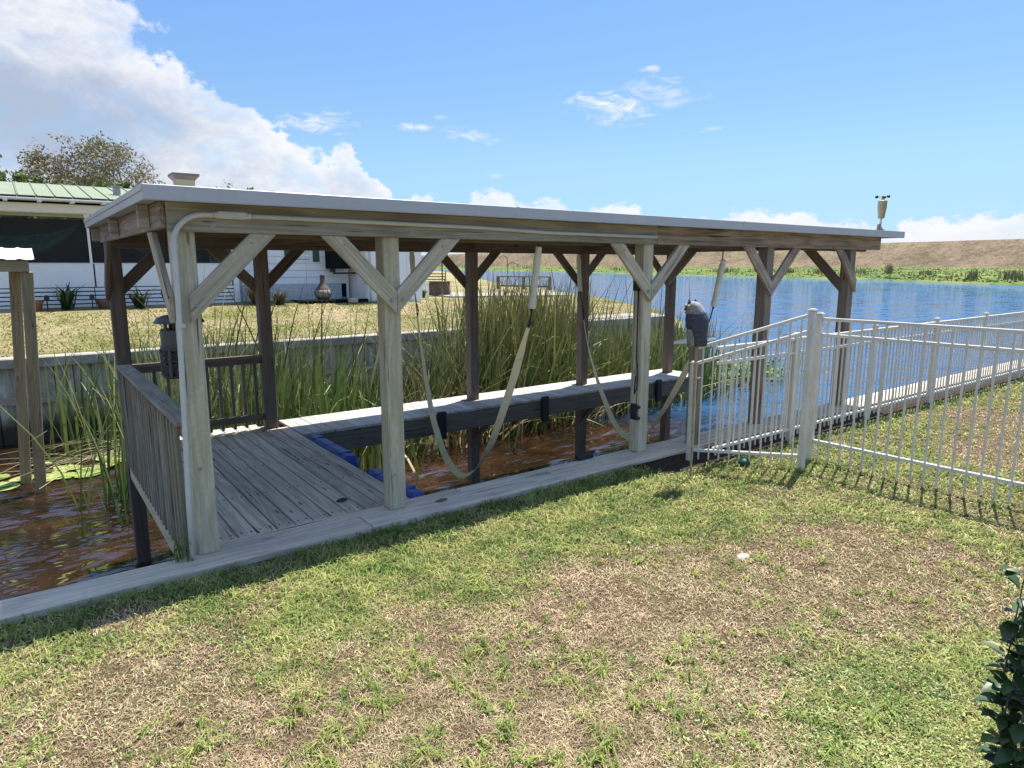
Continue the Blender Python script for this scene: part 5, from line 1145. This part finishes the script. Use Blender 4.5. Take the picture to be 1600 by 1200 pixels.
# fallen leaves
rp = random.Random(9)
for i in range(26):
    x, y = rp.uniform(.3, 4.6), rp.uniform(1.2, 3.6)
    s_ = rp.uniform(.012, .022); V = []; 
    for f, w in ((-1, .04), (-.5, .5), (0, .62), (.5, .45), (1, .03)):
        V += [(f * s_, -w * s_, .006 * abs(f)), (f * s_, 0, 0), (f * s_, w * s_, .006 * abs(f) + .004)]
    F = [(j * 3 + k, j * 3 + 3 + k, j * 3 + 4 + k, j * 3 + 1 + k) for j in range(4) for k in (0, 1)]
    me = mesh('fallen_leaf', V, F, 'foliage'); ca = me.color_attributes.new('Col', 'FLOAT_COLOR', 'POINT'); ca.data.foreach_set('color', list((*rp.choice([(.48, .46, .16), (.52, .42, .18), (.42, .46, .12), (.40, .30, .16)]), 1)) * len(V))
    tag(obj('fallen_leaf', me, None, Matrix.Translation((x, y, GROUND + .026)) @ Matrix.Rotation(rp.uniform(0, 6.28), 4, 'Z') @ Matrix.Rotation(rp.uniform(-.4, .4), 4, 'X')), 'small yellow fallen leaf lying on the near lawn', 'leaf', 'fallen leaves on the lawn')

# weed at the foot of the conduit
rosette('weed', (.745, 4.83, -.0), 24, .20, .012, 'green weed sprouting at the foot of the conduit by the corner post', (.08, .15, .03), (.16, .24, .06), (.2, .9), 71)

# dark glossy shrub at the right edge
sb_ = thing('shrub', (2.875, .62, -.05), 'dark glossy-leaved shrub rising at the lower right picture edge', 'shrub'); g = np.random.default_rng(81); mb = MB(); LP = []
for k in range(16):
    a = k * .393 + g.uniform(-.15, .15); top = Vector((2.892 + .13 * math.cos(a) * g.uniform(.4, 1), .607 + .13 * math.sin(a) * g.uniform(.4, 1), g.uniform(.6, .93)))
    b0 = Vector((2.892 + .05 * math.cos(a), .607 + .05 * math.sin(a), -.08)); mid = b0.lerp(top, .5) + Vector((math.cos(a), math.sin(a), 0)) * .06; pts_ = [b0, mid, top]; mb.tube(pts_, [.005, .004, .002], 6)
    for j in range(48):
        f = g.uniform(.06, 1); p = (b0.lerp(mid, f * 2) if f < .5 else mid.lerp(top, f * 2 - 1)); LP.append((p, g.uniform(0, 6.283), g.uniform(-.3, .9)))
mb.obj('stem', 'taupe_plastic', sb_)
V = []; F = []; cc = []
for (p, a, el) in LP:
    d = Vector((math.cos(a) * math.cos(el), math.sin(a) * math.cos(el), math.sin(el))); s_ = d.cross(Vector((0, 0, 1))).normalized(); nn = s_.cross(d); L_ = g.uniform(.05, .10); W_ = L_ * .30; b = len(V)
    for f, w, up_ in ((0, .08, 0), (.3, .85, .02), (.6, 1, .03), (.85, .5, .01), (1.0, .03, -.03)):
        c_ = p + d * (L_ * (f + .12)) - Vector((0, 0, 1)) * L_ * .25 * f * f; V += [c_ - s_ * W_ * w + nn * W_ * .35 * w, c_, c_ + s_ * W_ * w + nn * W_ * .35 * w]
    F += [(b + j * 3 + k, b + j * 3 + 3 + k, b + j * 3 + 4 + k, b + j * 3 + 1 + k) for j in range(4) for k in (0, 1)]
    q_ = g.random(); c3 = (.045, .085, .024) if q_ < .75 else ((.10, .15, .04) if q_ < .95 else (.22, .09, .035)); c3 = tuple(v_ * g.uniform(.8, 1.25) for v_ in c3); cc += [c3] * 15
me = mesh('leaves', V, F, 'glossy_leaf', True); ca = me.color_attributes.new('Col', 'FLOAT_COLOR', 'POINT'); ca.data.foreach_set('color', np.concatenate([np.array(cc), np.ones((len(cc), 1))], 1).astype(np.float32).ravel())
lv = obj('leaves', me, sb_); lv['kind'] = 'stuff'
